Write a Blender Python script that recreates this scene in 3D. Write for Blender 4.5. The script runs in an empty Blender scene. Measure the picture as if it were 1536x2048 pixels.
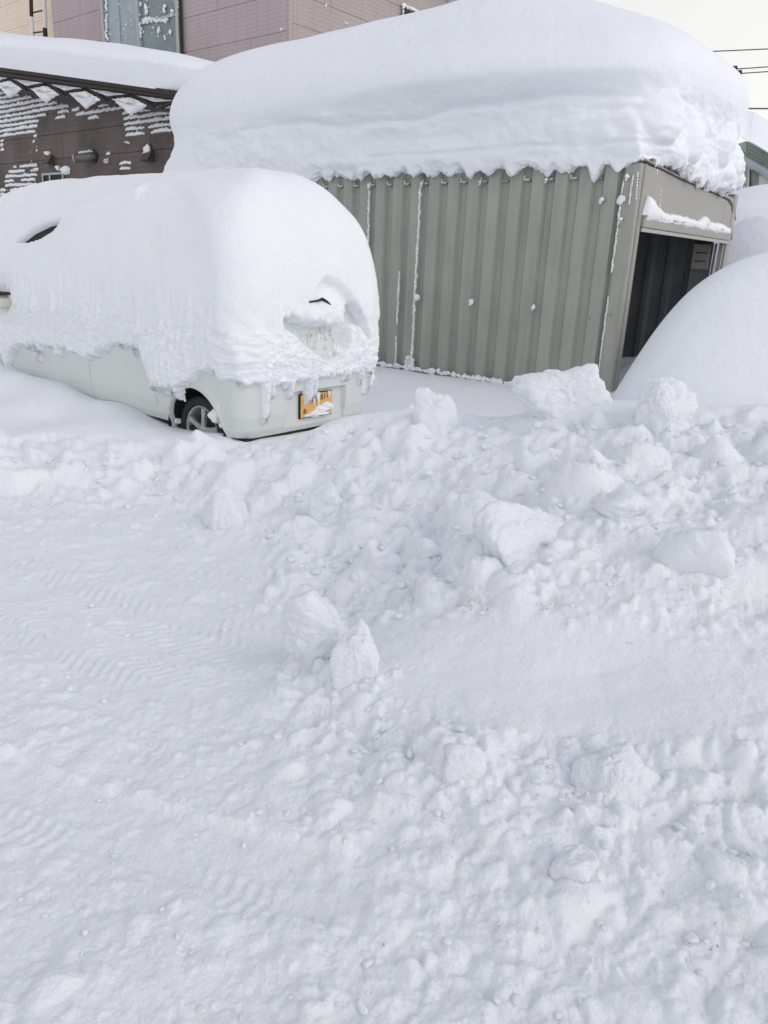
import bpy, math, random
import numpy as np
from mathutils import Matrix, Vector
random.seed(7)
rs = np.random.RandomState(11)
R = math.radians
scene = bpy.context.scene
COL = scene.collection

# ------------------------------------------------------------------ camera
FL, HOR, ROLL, CAMH = 1500.0, 520.0, 2.46, 1.5
TH = math.atan((1024 - HOR) / FL)
M = Matrix.Rotation(math.pi / 2 - TH, 3, 'X') @ Matrix.Rotation(R(ROLL), 3, 'Z')
cd = bpy.data.cameras.new('camera'); cam = bpy.data.objects.new('camera', cd); COL.objects.link(cam)
cam.matrix_world = Matrix.Translation((0, 0, CAMH)) @ M.to_4x4()
cd.sensor_fit = 'VERTICAL'; cd.sensor_height = 36; cd.lens = FL / 2048 * 36
cd.clip_start = .05; cd.clip_end = 900
scene.camera = cam

# ------------------------------------------------------------------ world, sun, exposure
w = bpy.data.worlds.new("World"); scene.world = w; w.use_nodes = True
nt = w.node_tree; nt.nodes.clear()
N = nt.nodes.new; LK = nt.links.new
SUN_EL, SUN_AZ = 40.0, 125.0      # azimuth clockwise from +Y
sky = N('ShaderNodeTexSky'); sky.sky_type = 'NISHITA'; sky.sun_disc = False
sky.sun_elevation = R(SUN_EL); sky.sun_rotation = R(SUN_AZ)
sky.air_density = 1.0; sky.dust_density = 3.0; sky.ozone_density = 1.5
tc = N('ShaderNodeTexCoord'); sep = N('ShaderNodeSeparateXYZ'); LK(tc.outputs['Generated'], sep.inputs[0])
veil = N('ShaderNodeValToRGB')     # cloud veil: denser towards the horizon
veil.color_ramp.elements[0].position = 0.0; veil.color_ramp.elements[0].color = (.93, .93, .93, 1)
veil.color_ramp.elements[1].position = 1.0; veil.color_ramp.elements[1].color = (.80, .80, .80, 1)
LK(sep.outputs['Z'], veil.inputs[0])
vcol = N('ShaderNodeValToRGB')
vcol.color_ramp.elements[0].position = 0.0; vcol.color_ramp.elements[0].color = (11.8, 11.6, 10.9, 1)
e = vcol.color_ramp.elements[1]; e.position = 1.0; e.color = (4.6, 5.0, 6.3, 1)
e = vcol.color_ramp.elements.new(.62); e.color = (7.2, 7.4, 8.2, 1)
e = vcol.color_ramp.elements.new(.34); e.color = (10.6, 10.5, 10.3, 1)
LK(sep.outputs['Z'], vcol.inputs[0])
mx = N('ShaderNodeMix'); mx.data_type = 'RGBA'
# thin cloud is brighter on the sun's side of the sky
dsun = N('ShaderNodeVectorMath'); dsun.operation = 'DOT_PRODUCT'; dsun.inputs[1].default_value = (math.sin(R(SUN_AZ)), math.cos(R(SUN_AZ)), 0); LK(tc.outputs['Generated'], dsun.inputs[0])
gl = N('ShaderNodeMath'); gl.operation = 'MULTIPLY_ADD'; gl.inputs[1].default_value = .26; gl.inputs[2].default_value = .96; LK(dsun.outputs['Value'], gl.inputs[0])
vs_ = N('ShaderNodeVectorMath'); vs_.operation = 'SCALE'; LK(vcol.outputs[0], vs_.inputs[0]); LK(gl.outputs[0], vs_.inputs['Scale'])
LK(veil.outputs[0], mx.inputs['Factor']); LK(sky.outputs[0], mx.inputs['A']); LK(vs_.outputs[0], mx.inputs['B'])
bg = N('ShaderNodeBackground'); bg.inputs['Strength'].default_value = .1
wo = N('ShaderNodeOutputWorld'); LK(mx.outputs['Result'], bg.inputs['Color']); LK(bg.outputs[0], wo.inputs[0])

sd = bpy.data.lights.new('sun', 'SUN'); so = bpy.data.objects.new('sun', sd); COL.objects.link(so)
sd.energy = .5; sd.angle = R(24); sd.color = (1, .95, .88)
_dir = Vector((math.sin(R(SUN_AZ)) * math.cos(R(SUN_EL)), math.cos(R(SUN_AZ)) * math.cos(R(SUN_EL)), math.sin(R(SUN_EL))))
so.rotation_euler = _dir.to_track_quat('Z', 'Y').to_euler(); so.location = _dir * 60
scene.view_settings.view_transform = 'Standard'; scene.view_settings.look = 'None'
scene.view_settings.gamma = 1; scene.view_settings.use_curve_mapping = False
scene.view_settings.exposure = .05
scene.cycles.diffuse_bounces = 9
scene.cycles.max_bounces = 12

# ------------------------------------------------------------------ surveying helpers (photo bearings -> points on known planes)
Rm = np.array(M); CO = np.array([0, 0, CAMH])
def ray(x, y): return Rm @ np.array([(x - 768) / FL, -(y - 1024) / FL, -1.0])
def atz(x, y, z=0.0):
    d = ray(x, y); return CO + d * ((z - CAMH) / d[2])
def onplane(x, y, p, n):
    d = ray(x, y); return CO + d * (np.dot(np.array(p) - CO, n) / np.dot(d, n))
def proj(P):
    q = (np.asarray(P) - CO) @ Rm; return np.stack([768 + FL * q[..., 0] / -q[..., 2], 1024 - FL * q[..., 1] / -q[..., 2]], -1)
AZ = R(51)
U = np.array([-math.sin(AZ), math.cos(AZ), 0.0]); V = np.array([math.cos(AZ), math.sin(AZ), 0.0]); Z = np.array([0, 0, 1.0])
GC = atz(1215, 798, .23); GC[2] = 0                  # garage corner on plan
PC = atz(520, 872, .27) - .15 * V; PC[2] = 0         # car rear corner on plan
def frame(O):
    def f(s, w_, z): return O + s * U + w_ * V + np.array([0, 0, z])
    return f
G = frame(GC); CAR = frame(PC)
def gw(x, y, w_):      # photo bearing -> (s, z) on a wall plane w = const
    p = onplane(x, y, GC + w_ * V, V); return float((p - GC) @ U), float(p[2])
def gs(x, y, s):       # -> (w, z) on a plane s = const
    p = onplane(x, y, GC + s * U, U); return float((p - GC) @ V), float(p[2])
def cw(x, y, w_=0):
    p = onplane(x, y, PC + w_ * V, V); return float((p - PC) @ U), float(p[2])
def cs(x, y, s=0):
    p = onplane(x, y, PC + s * U, U); return float((p - PC) @ V), float(p[2])

# ------------------------------------------------------------------ noise
_perm = np.random.RandomState(3).permutation(256); _perm = np.concatenate([_perm, _perm])
_g2 = np.random.RandomState(4).randn(256, 2); _g2 /= np.linalg.norm(_g2, axis=1)[:, None]
_g3 = np.random.RandomState(5).randn(256, 3); _g3 /= np.linalg.norm(_g3, axis=1)[:, None]
def n2(x, y):
    xi = np.floor(x).astype(int); yi = np.floor(y).astype(int); xf = x - xi; yf = y - yi
    u_ = xf ** 3 * (xf * (xf * 6 - 15) + 10); v_ = yf ** 3 * (yf * (yf * 6 - 15) + 10)
    def g(a, b):
        k = _perm[_perm[(xi + a) & 255] + ((yi + b) & 255)]
        return _g2[k, 0] * (xf - a) + _g2[k, 1] * (yf - b)
    a = g(0, 0); b = g(1, 0); c = g(0, 1); d = g(1, 1)
    return (a + (b - a) * u_) * (1 - v_) + (c + (d - c) * u_) * v_
def fbm2(x, y, o=4, gain=.5):
    r = 0; a = 1
    for k in range(o): r = r + a * n2(x * 2 ** k + 17.3 * k, y * 2 ** k - 9.1 * k); a *= gain
    return r
def n3(p):
    i = np.floor(p).astype(int); f = p - i; w_ = f ** 3 * (f * (f * 6 - 15) + 10)
    def g(a, b, c):
        k = _perm[_perm[_perm[(i[..., 0] + a) & 255] + ((i[..., 1] + b) & 255)] + ((i[..., 2] + c) & 255)]
        return (_g3[k] * (f - np.array([a, b, c]))).sum(-1)
    def L(a, b, t): return a + (b - a) * t
    x, y, z = w_[..., 0], w_[..., 1], w_[..., 2]
    return L(L(L(g(0, 0, 0), g(1, 0, 0), x), L(g(0, 1, 0), g(1, 1, 0), x), y), L(L(g(0, 0, 1), g(1, 0, 1), x), L(g(0, 1, 1), g(1, 1, 1), x), y), z)
def fbm3(p, o=4, gain=.5):
    r = 0; a = 1
    for k in range(o): r = r + a * n3(p * 2 ** k + 13.7 * k); a *= gain
    return r
def ss(a, b, x):
    t = np.clip((x - a) / (b - a), 0, 1); return t * t * (3 - 2 * t)

# ------------------------------------------------------------------ mesh helpers
def me(name, verts, faces, mat, parent=None, smooth=True):
    m = bpy.data.meshes.new(name)
    verts = np.asarray(verts, np.float32)
    if isinstance(faces, np.ndarray):
        k = faces.shape[1]
        m.vertices.add(len(verts)); m.vertices.foreach_set('co', verts.ravel())
        m.loops.add(faces.size); m.loops.foreach_set('vertex_index', faces.astype(np.int32).ravel())
        m.polygons.add(len(faces)); m.polygons.foreach_set('loop_start', np.arange(0, faces.size, k, dtype=np.int32))
        m.polygons.foreach_set('loop_total', np.full(len(faces), k, np.int32))
        m.update(calc_edges=True); m.validate()
    else:
        m.from_pydata([tuple(map(float, v)) for v in verts], [], [tuple(int(i) for i in f) for f in faces]); m.update()
    if smooth: m.polygons.foreach_set('use_smooth', np.ones(len(m.polygons), bool))
    m.materials.append(mat)
    o = bpy.data.objects.new(name, m); COL.objects.link(o)
    if parent is not None: o.parent = parent
    return o
def tag(o, label=None, cat=None, group=None, kind=None):
    if label: o['label'] = label
    if cat: o['category'] = cat
    if group: o['group'] = group
    if kind: o['kind'] = kind
    return o
def empty(name, label, cat, group=None):
    o = bpy.data.objects.new(name, None); COL.objects.link(o); return tag(o, label, cat, group)
def gridfaces(nr, nc, wrap=False):
    c = np.arange(nc if wrap else nc - 1); r = np.arange(nr - 1)
    rr, cc = np.meshgrid(r, c, indexing='ij'); c2 = (cc + 1) % nc
    return np.stack([rr * nc + cc, rr * nc + c2, (rr + 1) * nc + c2, (rr + 1) * nc + cc], -1).reshape(-1, 4)
class MB:
    def __init__(s): s.v = []; s.f = []
    def add(s, v, f):
        n = len(s.v); s.v += [tuple(map(float, p)) for p in v]; s.f += [tuple(i + n for i in q) for q in f]; return s
    def box(s, fr, a, b, bev=0.0):
        """box in a local frame fr(s,w,z) from corner a to corner b, optional chamfer"""
        a = np.minimum(a, b) * 1.0, np.maximum(a, b) * 1.0
        lo, hi = a
        if bev <= 0:
            P = [fr(*( [lo, hi][i][0], [lo, hi][j][1], [lo, hi][k][2])) for i in (0, 1) for j in (0, 1) for k in (0, 1)]
            return s.add(P, [(0, 1, 3, 2), (4, 6, 7, 5), (0, 4, 5, 1), (2, 3, 7, 6), (0, 2, 6, 4), (1, 5, 7, 3)])
        b_ = min(bev, *( (hi - lo) * .45))
        P = []; idx = {}
        for i in (0, 1):
            for j in (0, 1):
                for k in (0, 1):
                    c = np.array([[lo, hi][i][0], [lo, hi][j][1], [lo, hi][k][2]])
                    sg = np.array([1 - 2 * i, 1 - 2 * j, 1 - 2 * k]) * b_
                    for ax in range(3):
                        q = c + sg; q[ax] = c[ax]; idx[(i, j, k, ax)] = len(P); P.append(fr(*q))
        F = []
        for ax in range(3):
            o1, o2 = [x for x in range(3) if x != ax]
            for side in (0, 1):
                q = []
                for (m_, n_) in ((0, 0), (1, 0), (1, 1), (0, 1)):
                    key = [0, 0, 0]; key[ax] = side; key[o1] = m_; key[o2] = n_; q.append(idx[(*key, ax)])
                F.append(q)
            for (m_, n_) in ((0, 0), (1, 0), (1, 1), (0, 1)):      # edges along ax
                k0 = [0, 0, 0]; k1 = [0, 0, 0]; k1[ax] = 1
                k0[o1] = k1[o1] = m_; k0[o2] = k1[o2] = n_
                F.append([idx[(*k0, o1)], idx[(*k0, o2)], idx[(*k1, o2)], idx[(*k1, o1)]])
        for i in (0, 1):
            for j in (0, 1):
                for k in (0, 1): F.append([idx[(i, j, k, 0)], idx[(i, j, k, 1)], idx[(i, j, k, 2)]])
        return s.add(P, F)
    def tube(s, pts, r, n=10, cap=True):
        pts = [np.array(p, float) for p in pts]; k = len(pts)
        rr = r if hasattr(r, '__len__') else [r] * k
        base = len(s.v); up = None
        for i, p in enumerate(pts):
            t = pts[min(i + 1, k - 1)] - pts[max(i - 1, 0)]; t /= np.linalg.norm(t)
            if up is None: up = np.array([0, 0, 1.0]) if abs(t[2]) < .9 else np.array([1.0, 0, 0])
            a = np.cross(t, up); a /= np.linalg.norm(a); b = np.cross(a, t); up = b
            for q in range(n):
                an = 2 * math.pi * q / n; s.v.append(tuple(p + rr[i] * (a * math.cos(an) + b * math.sin(an))))
        for i in range(k - 1):
            for q in range(n): s.f.append((base + i * n + q, base + i * n + (q + 1) % n, base + (i + 1) * n + (q + 1) % n, base + (i + 1) * n + q))
        if cap:
            s.f.append(tuple(base + q for q in range(n))); s.f.append(tuple(base + (k - 1) * n + q for q in range(n)))
        return s
    def build(s, name, mat, parent=None, smooth=False): return me(name, s.v, s.f, mat, parent, smooth)
def box(name, fr, a, b, mat, parent=None, bev=.0): return MB().box(fr, a, b, bev).build(name, mat, parent)

# icosphere base (shared)
def ico(n):
    t = (1 + 5 ** .5) / 2
    v = [(-1, t, 0), (1, t, 0), (-1, -t, 0), (1, -t, 0), (0, -1, t), (0, 1, t), (0, -1, -t), (0, 1, -t), (t, 0, -1), (t, 0, 1), (-t, 0, -1), (-t, 0, 1)]
    v = [np.array(p) / np.linalg.norm(p) for p in v]
    f = [(0, 11, 5), (0, 5, 1), (0, 1, 7), (0, 7, 10), (0, 10, 11), (1, 5, 9), (5, 11, 4), (11, 10, 2), (10, 7, 6), (7, 1, 8), (3, 9, 4), (3, 4, 2), (3, 2, 6), (3, 6, 8), (3, 8, 9), (4, 9, 5), (2, 4, 11), (6, 2, 10), (8, 6, 7), (9, 8, 1)]
    for _ in range(n):
        c = {}; nf = []
        def mid(a, b):
            k = (min(a, b), max(a, b))
            if k not in c:
                p = v[a] + v[b]; v.append(p / np.linalg.norm(p)); c[k] = len(v) - 1
            return c[k]
        for a, b, d in f:
            x, y, z = mid(a, b), mid(b, d), mid(d, a); nf += [(a, x, z), (b, y, x), (d, z, y), (x, y, z)]
        f = nf
    return np.array(v), np.array(f)
ICO = {k: ico(k) for k in (1, 2, 3, 4, 5)}

# ------------------------------------------------------------------ materials
def mat(name, col, rough=.6, bump=None, var=None, metal=0, sss=0, spec=None, extra=None):
    m = bpy.data.materials.new(name); m.use_nodes = True; t = m.node_tree; b = t.nodes['Principled BSDF']
    b.inputs['Roughness'].default_value = rough; b.inputs['Metallic'].default_value = metal
    if spec is not None: b.inputs['Specular IOR Level'].default_value = spec
    g = t.nodes.new('ShaderNodeTexCoord')
    if var:      # (scale, amount)
        n = t.nodes.new('ShaderNodeTexNoise'); n.inputs['Scale'].default_value = var[0]; n.inputs['Detail'].default_value = 6
        t.links.new(g.outputs['Object'], n.inputs['Vector'])
        r = t.nodes.new('ShaderNodeValToRGB'); a = var[1]
        r.color_ramp.elements[0].position = .3; r.color_ramp.elements[1].position = .7
        r.color_ramp.elements[0].color = (*[c * (1 - a) for c in col], 1); r.color_ramp.elements[1].color = (*[min(1, c * (1 + a)) for c in col], 1)
        t.links.new(n.outputs['Fac'], r.inputs[0]); t.links.new(r.outputs[0], b.inputs['Base Color'])
    else: b.inputs['Base Color'].default_value = (*col, 1)
    last = None
    for (sc, dist) in (bump or []):
        n = t.nodes.new('ShaderNodeTexNoise'); n.inputs['Scale'].default_value = sc; n.inputs['Detail'].default_value = 5; n.inputs['Roughness'].default_value = .6
        t.links.new(g.outputs['Object'], n.inputs['Vector'])
        q = t.nodes.new('ShaderNodeBump'); q.inputs['Distance'].default_value = dist; q.inputs['Strength'].default_value = 1
        t.links.new(n.outputs['Fac'], q.inputs['Height'])
        if last: t.links.new(last.outputs[0], q.inputs['Normal'])
        last = q
    if last: t.links.new(last.outputs[0], b.inputs['Normal'])
    if sss:
        b.inputs['Subsurface Weight'].default_value = sss; b.inputs['Subsurface Radius'].default_value = (.85, 1.0, 1.15); b.inputs['Subsurface Scale'].default_value = .013
    if extra: extra(m, t, b, g)
    return m
SNOWC = (.895, .912, .948)
def dirt(m, t, b, g):
    src = b.inputs['Base Color'].links[0].from_socket; last = src
    for (p, rad) in STAINS:
        d = t.nodes.new('ShaderNodeVectorMath'); d.operation = 'DISTANCE'; d.inputs[1].default_value = tuple(p); t.links.new(g.outputs['Object'], d.inputs[0])
        n = t.nodes.new('ShaderNodeTexNoise'); n.inputs['Scale'].default_value = 38; n.inputs['Detail'].default_value = 6; n.inputs['Roughness'].default_value = .7; t.links.new(g.outputs['Object'], n.inputs['Vector'])
        a = t.nodes.new('ShaderNodeMapRange'); a.inputs['From Min'].default_value = rad; a.inputs['From Max'].default_value = 0; t.links.new(d.outputs['Value'], a.inputs['Value'])
        c = t.nodes.new('ShaderNodeMapRange'); c.inputs['From Min'].default_value = .50; c.inputs['From Max'].default_value = .66; t.links.new(n.outputs['Fac'], c.inputs['Value'])
        k = t.nodes.new('ShaderNodeMath'); k.operation = 'MULTIPLY'; t.links.new(a.outputs[0], k.inputs[0]); t.links.new(c.outputs[0], k.inputs[1])
        x = t.nodes.new('ShaderNodeMix'); x.data_type = 'RGBA'; x.inputs['B'].default_value = (.60, .54, .50, 1)
        t.links.new(k.outputs[0], x.inputs['Factor']); t.links.new(last, x.inputs['A']); last = x.outputs['Result']
    t.links.new(last, b.inputs['Base Color'])
STAINS = [(atz(1090, 1205, .38), .07), (atz(945, 1205, .34), .10), (atz(880, 1180, .30), .06), (atz(1400, 1290, .36), .06), (atz(1180, 1150, .45), .05), (atz(860, 1300, .24), .04)]
M_ground = mat('snow_packed', SNOWC, .75, bump=[(32, .009), (110, .0048), (380, .0016)], var=(2.2, .012), sss=.6, extra=dirt)
M_snow = mat('snow_soft', SNOWC, .75, bump=[(7, .02), (60, .003), (300, .0015)], var=(3, .01))
M_rough = mat('snow_crusted', SNOWC, .7, bump=[(26, .010), (90, .003), (380, .0010)], var=(3, .012), sss=.5)
M_chunk = mat('snow_lump', (.875, .893, .932), .75, bump=[(32, .010), (110, .005), (380, .0016)], var=(4, .012), sss=.35)
M_white = mat('car_paint', (.66, .685, .665), .3, var=(1.5, .03), spec=.5)
M_black = mat('black_rubber', (.012, .012, .013), .7, bump=[(90, .002)])
M_glass = mat('dark_glass', (.01, .012, .014), .35, spec=.15)
M_alloy = mat('wheel_alloy', (.42, .43, .44), .45, metal=.4, var=(20, .1))
M_plate = mat('plate_yellow', (.74, .42, .14), .4, var=(14, .06))
M_ink = mat('plate_ink', (.012, .012, .015), .5)
def streaks(m, t, b, g):
    src = b.inputs['Base Color'].links[0].from_socket
    mp = t.nodes.new('ShaderNodeMapping'); mp.inputs['Scale'].default_value = (7, 7, .5); t.links.new(g.outputs['Object'], mp.inputs['Vector'])
    n = t.nodes.new('ShaderNodeTexNoise'); n.inputs['Scale'].default_value = 1.6; n.inputs['Detail'].default_value = 5; n.inputs['Roughness'].default_value = .65; t.links.new(mp.outputs[0], n.inputs['Vector'])
    c = t.nodes.new('ShaderNodeMapRange'); c.inputs['From Min'].default_value = .42; c.inputs['From Max'].default_value = .75; c.inputs['To Max'].default_value = .55; t.links.new(n.outputs['Fac'], c.inputs['Value'])
    x = t.nodes.new('ShaderNodeMix'); x.data_type = 'RGBA'; x.inputs['B'].default_value = (.27, .255, .215, 1)
    t.links.new(c.outputs[0], x.inputs['Factor']); t.links.new(src, x.inputs['A']); t.links.new(x.outputs['Result'], b.inputs['Base Color'])
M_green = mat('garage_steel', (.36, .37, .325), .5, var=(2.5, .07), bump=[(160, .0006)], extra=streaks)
M_beige = mat('garage_beige', (.345, .33, .30), .5, var=(2.0, .04))
M_dark = mat('dark_metal', (.03, .028, .027), .6)
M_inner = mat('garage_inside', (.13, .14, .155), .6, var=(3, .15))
M_trim = mat('groove_shadow_gap', (.05, .045, .04), .7)
M_frame = mat('window_frame', (.42, .45, .46), .5)
M_brown = mat('brown_paint', (.020, .014, .012), .6, var=(9, .2))
def siding_extra(lx, lz, depth, mortar):
    """fine pressed grooves along the boards"""
    def f(m, t, b, g):
        sp = t.nodes.new('ShaderNodeSeparateXYZ'); t.links.new(g.outputs['Object'], sp.inputs[0])
        def wave(src, period):
            d = t.nodes.new('ShaderNodeMath'); d.operation = 'DIVIDE'; d.inputs[1].default_value = period; t.links.new(src, d.inputs[0])
            fr = t.nodes.new('ShaderNodeMath'); fr.operation = 'FRACT'; t.links.new(d.outputs[0], fr.inputs[0])
            gt = t.nodes.new('ShaderNodeMath'); gt.operation = 'GREATER_THAN'; gt.inputs[1].default_value = mortar; t.links.new(fr.outputs[0], gt.inputs[0])
            return gt
        a = wave(sp.outputs['Z'], lz)
        dt = t.nodes.new('ShaderNodeVectorMath'); dt.operation = 'DOT_PRODUCT'; dt.inputs[1].default_value = tuple(lx[0]); t.links.new(g.outputs['Object'], dt.inputs[0])
        c = wave(dt.outputs['Value'], lx[1])
        mn = t.nodes.new('ShaderNodeMath'); mn.operation = 'MINIMUM'; t.links.new(a.outputs[0], mn.inputs[0]); t.links.new(c.outputs[0], mn.inputs[1])
        q = t.nodes.new('ShaderNodeBump'); q.inputs['Distance'].default_value = depth; q.inputs['Strength'].default_value = .8
        t.links.new(mn.outputs[0], q.inputs['Height']); t.links.new(q.outputs[0], b.inputs['Normal'])
        # grooves coloured slightly darker than the board faces
        src = b.inputs['Base Color'].links[0].from_socket
        mxn = t.nodes.new('ShaderNodeMix'); mxn.data_type = 'RGBA'; mxn.blend_type = 'MULTIPLY'; mxn.inputs['B'].default_value = (.93, .92, .92, 1)
        inv = t.nodes.new('ShaderNodeMath'); inv.operation = 'SUBTRACT'; inv.inputs[0].default_value = 1; t.links.new(mn.outputs[0], inv.inputs[1])
        t.links.new(inv.outputs[0], mxn.inputs['Factor']); t.links.new(src, mxn.inputs['A']); t.links.new(mxn.outputs['Result'], b.inputs['Base Color'])
    return f
M_mauve = mat('siding_mauve', (.46, .385, .39), .6, var=(.9, .06), extra=siding_extra((U, .30), .075, .004, .10))
M_mauve2 = mat('siding_rose_grey', (.42, .36, .345), .6, var=(.9, .05), extra=siding_extra((V, .45), .075, .004, .10))
M_sun_tint = mat('siding_sun_tint', (.86, .72, .58), .6, var=(.9, .03), extra=siding_extra((U, .30), .15, .004, .06))  # bright peach stands for sunlight on the wing, put into the base colour
M_wall_brown = mat('siding_brown', (.105, .080, .074), .65, var=(1.4, .35), extra=siding_extra((U, .22), .09, .006, .12))
M_pane = mat('frosted_pane', (.33, .39, .42), .18, var=(3, .12), spec=.6)
M_pane2 = mat('clear_pane', (.20, .25, .25), .12, var=(2, .15), spec=.6)
M_clap = mat('clapboard_green', (.48, .56, .51), .6, var=(3, .08))
M_darkgreen = mat('post_green', (.20, .24, .20), .6, var=(5, .2))
M_soffit = mat('soffit_white', (.55, .60, .64), .6)
M_panelw = mat('panel_white', (.80, .79, .74), .6)
M_wire = mat('wire', (.12, .12, .12), .6)
M_ins = mat('insulator_brown', (.07, .04, .035), .4)

# ------------------------------------------------------------------ terrain: base heights
ctrl = []
def CP(y, d):
    for x, z in d.items(): p = atz(x, y, z); ctrl.append((p[0], p[1], z))
CP(2040, {0: .03, 400: .02, 800: .04, 1200: .06, 1536: .10})
CP(1750, {0: .0, 300: .0, 600: .02, 900: .06, 1200: .12, 1500: .16})
CP(1500, {0: .0, 300: .0, 600: .05, 760: .13, 900: .19, 1060: .21, 1250: .24, 1450: .28})
CP(1350, {0: 0, 300: 0, 500: .02, 640: .12, 760: .17, 900: .21, 1200: .28, 1500: .36})
CP(1220, {0: 0, 200: 0, 400: 0.0, 560: .06, 680: .12, 780: .19, 900: .31, 1050: .38, 1200: .42, 1480: .46})
CP(1080, {0: 0, 200: 0, 350: .0, 500: .05, 650: .14, 800: .23, 900: .34, 1010: .48, 1150: .52, 1300: .55, 1500: .56})
CP(960, {0: .05, 200: .06, 380: .10, 520: .2, 650: .28, 800: .38, 950: .47, 1100: .58, 1250: .64, 1480: .66})
CP(890, {0: .19, 200: .20, 350: .20, 470: .19, 560: .27, 680: .42, 800: .50, 900: .54, 1000: .59, 1150: .66, 1400: .74})
crest = {590: (872, .36), 640: (852, .45), 690: (835, .54), 760: (830, .58), 860: (815, .63), 960: (832, .64), 1060: (828, .70), 1150: (806, .77), 1260: (802, .84), 1350: (802, .85), 1450: (812, .82), 1536: (812, .82)}
for x, (y, z) in crest.items():
    p = atz(x, y, z); ctrl.append((p[0], p[1], z))
    k = 1.16; ctrl.append((p[0] * k, p[1] * k, max(.22, z * .5)))
    k = 1.36; ctrl.append((p[0] * k, p[1] * k, .23))
for (x, y, z) in ((1245, 735, .38), (1275, 712, .52), (1345, 745, .64), (1420, 765, .60), (1500, 785, .56), (1300, 760, .46), (760, 740, .24), (900, 755, .23), (1040, 775, .23), (760, 800, .22), (880, 790, .22), (200, 800, .2), (100, 765, .27), (180, 772, .3), (30, 740, .36), (285, 820, .25), (340, 838, .19), (400, 864, .18), (462, 872, .25), (530, 880, .265), (590, 880, .25), (0, 800, .25), (100, 840, .18), (300, 856, .25), (180, 838, .26), (60, 812, .28), (400, 884, .24)):
    p = atz(x, y, z); ctrl.append((p[0], p[1], z))
for s_, w_, z in ((-.3, -.6, .24), (2, -.5, .23), (4, -.5, .24), (6, -.5, .28), (8, -.5, .4), (8, 1, .5), (8, 3, .5), (4, 4, .3), (0, 4, .4), (-2, 5, .5), (-1.0, 2.5, .35), (3, 1.5, .1), (1, 1.5, .15), (12, -1, .4), (12, -4, .5)):
    p = GC + s_ * U + w_ * V; ctrl.append((p[0], p[1], z))
for s_, w_, z in ((1.15, -.14, .25), (1.6, -.14, .30), (2.2, -.14, .35), (2.9, -.14, .38), (3.7, -.14, .42), (-.6, .7, .27), (.5, .7, .12), (2, .7, .12), (3.2, .7, .2), (-.3, 1.7, .22), (1, 1.8, .22), (2.5, 1.8, .26), (4, 1.8, .35), (4, .7, .35), (4, -.6, .35)):
    p = PC + s_ * U + w_ * V; ctrl.append((p[0], p[1], z))
for x, y, z in ((-9, 1, .1), (-9, 6, .3), (-9, 14, .5), (0, 16, .5), (9, 14, .5), (9, 1, .3), (9, 7, .7), (-4, .5, 0), (4, .5, .3), (0, -1, 0), (-6, -1, 0), (6, -1, .2), (-3, 1.5, 0), (-4, 3, .02), (3.2, 2, .5), (4, 3.5, .8), (5, 5, .7)): ctrl.append((x, y, z))
ctrl = np.array(ctrl)
def tps_fit(P, z, lam=.002):
    d = np.linalg.norm(P[:, None] - P[None], axis=-1); K = np.where(d > 0, d * d * np.log(d + 1e-12), 0) + lam * np.eye(len(P))
    A = np.block([[K, np.c_[np.ones(len(P)), P]], [np.c_[np.ones(len(P)), P].T, np.zeros((3, 3))]])
    return np.linalg.solve(A, np.r_[z, 0, 0, 0])
_w = tps_fit(ctrl[:, :2], ctrl[:, 2], .004)
GX0, GX1, GY0, GY1 = -10., 10., -1., 17.
gx = np.arange(GX0, GX1 + .01, .1); gy = np.arange(GY0, GY1 + .01, .1)
XX, YY = np.meshgrid(gx, gy); B = np.full(XX.shape, _w[-3]) + _w[-2] * XX + _w[-1] * YY
for k in range(len(ctrl)):
    d2 = (XX - ctrl[k, 0]) ** 2 + (YY - ctrl[k, 1]) ** 2; B += _w[k] * .5 * d2 * np.log(d2 + 1e-12)
B = np.clip(B, -.06, 1.0)
def bil(A, x0, y0, st, x, y):
    fx = np.clip((x - x0) / st, 0, A.shape[1] - 1.001); fy = np.clip((y - y0) / st, 0, A.shape[0] - 1.001)
    ix = fx.astype(int); iy = fy.astype(int); fx = fx - ix; fy = fy - iy
    return (A[iy, ix] * (1 - fx) + A[iy, ix + 1] * fx) * (1 - fy) + (A[iy + 1, ix] * (1 - fx) + A[iy + 1, ix + 1] * fx) * fy

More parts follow.
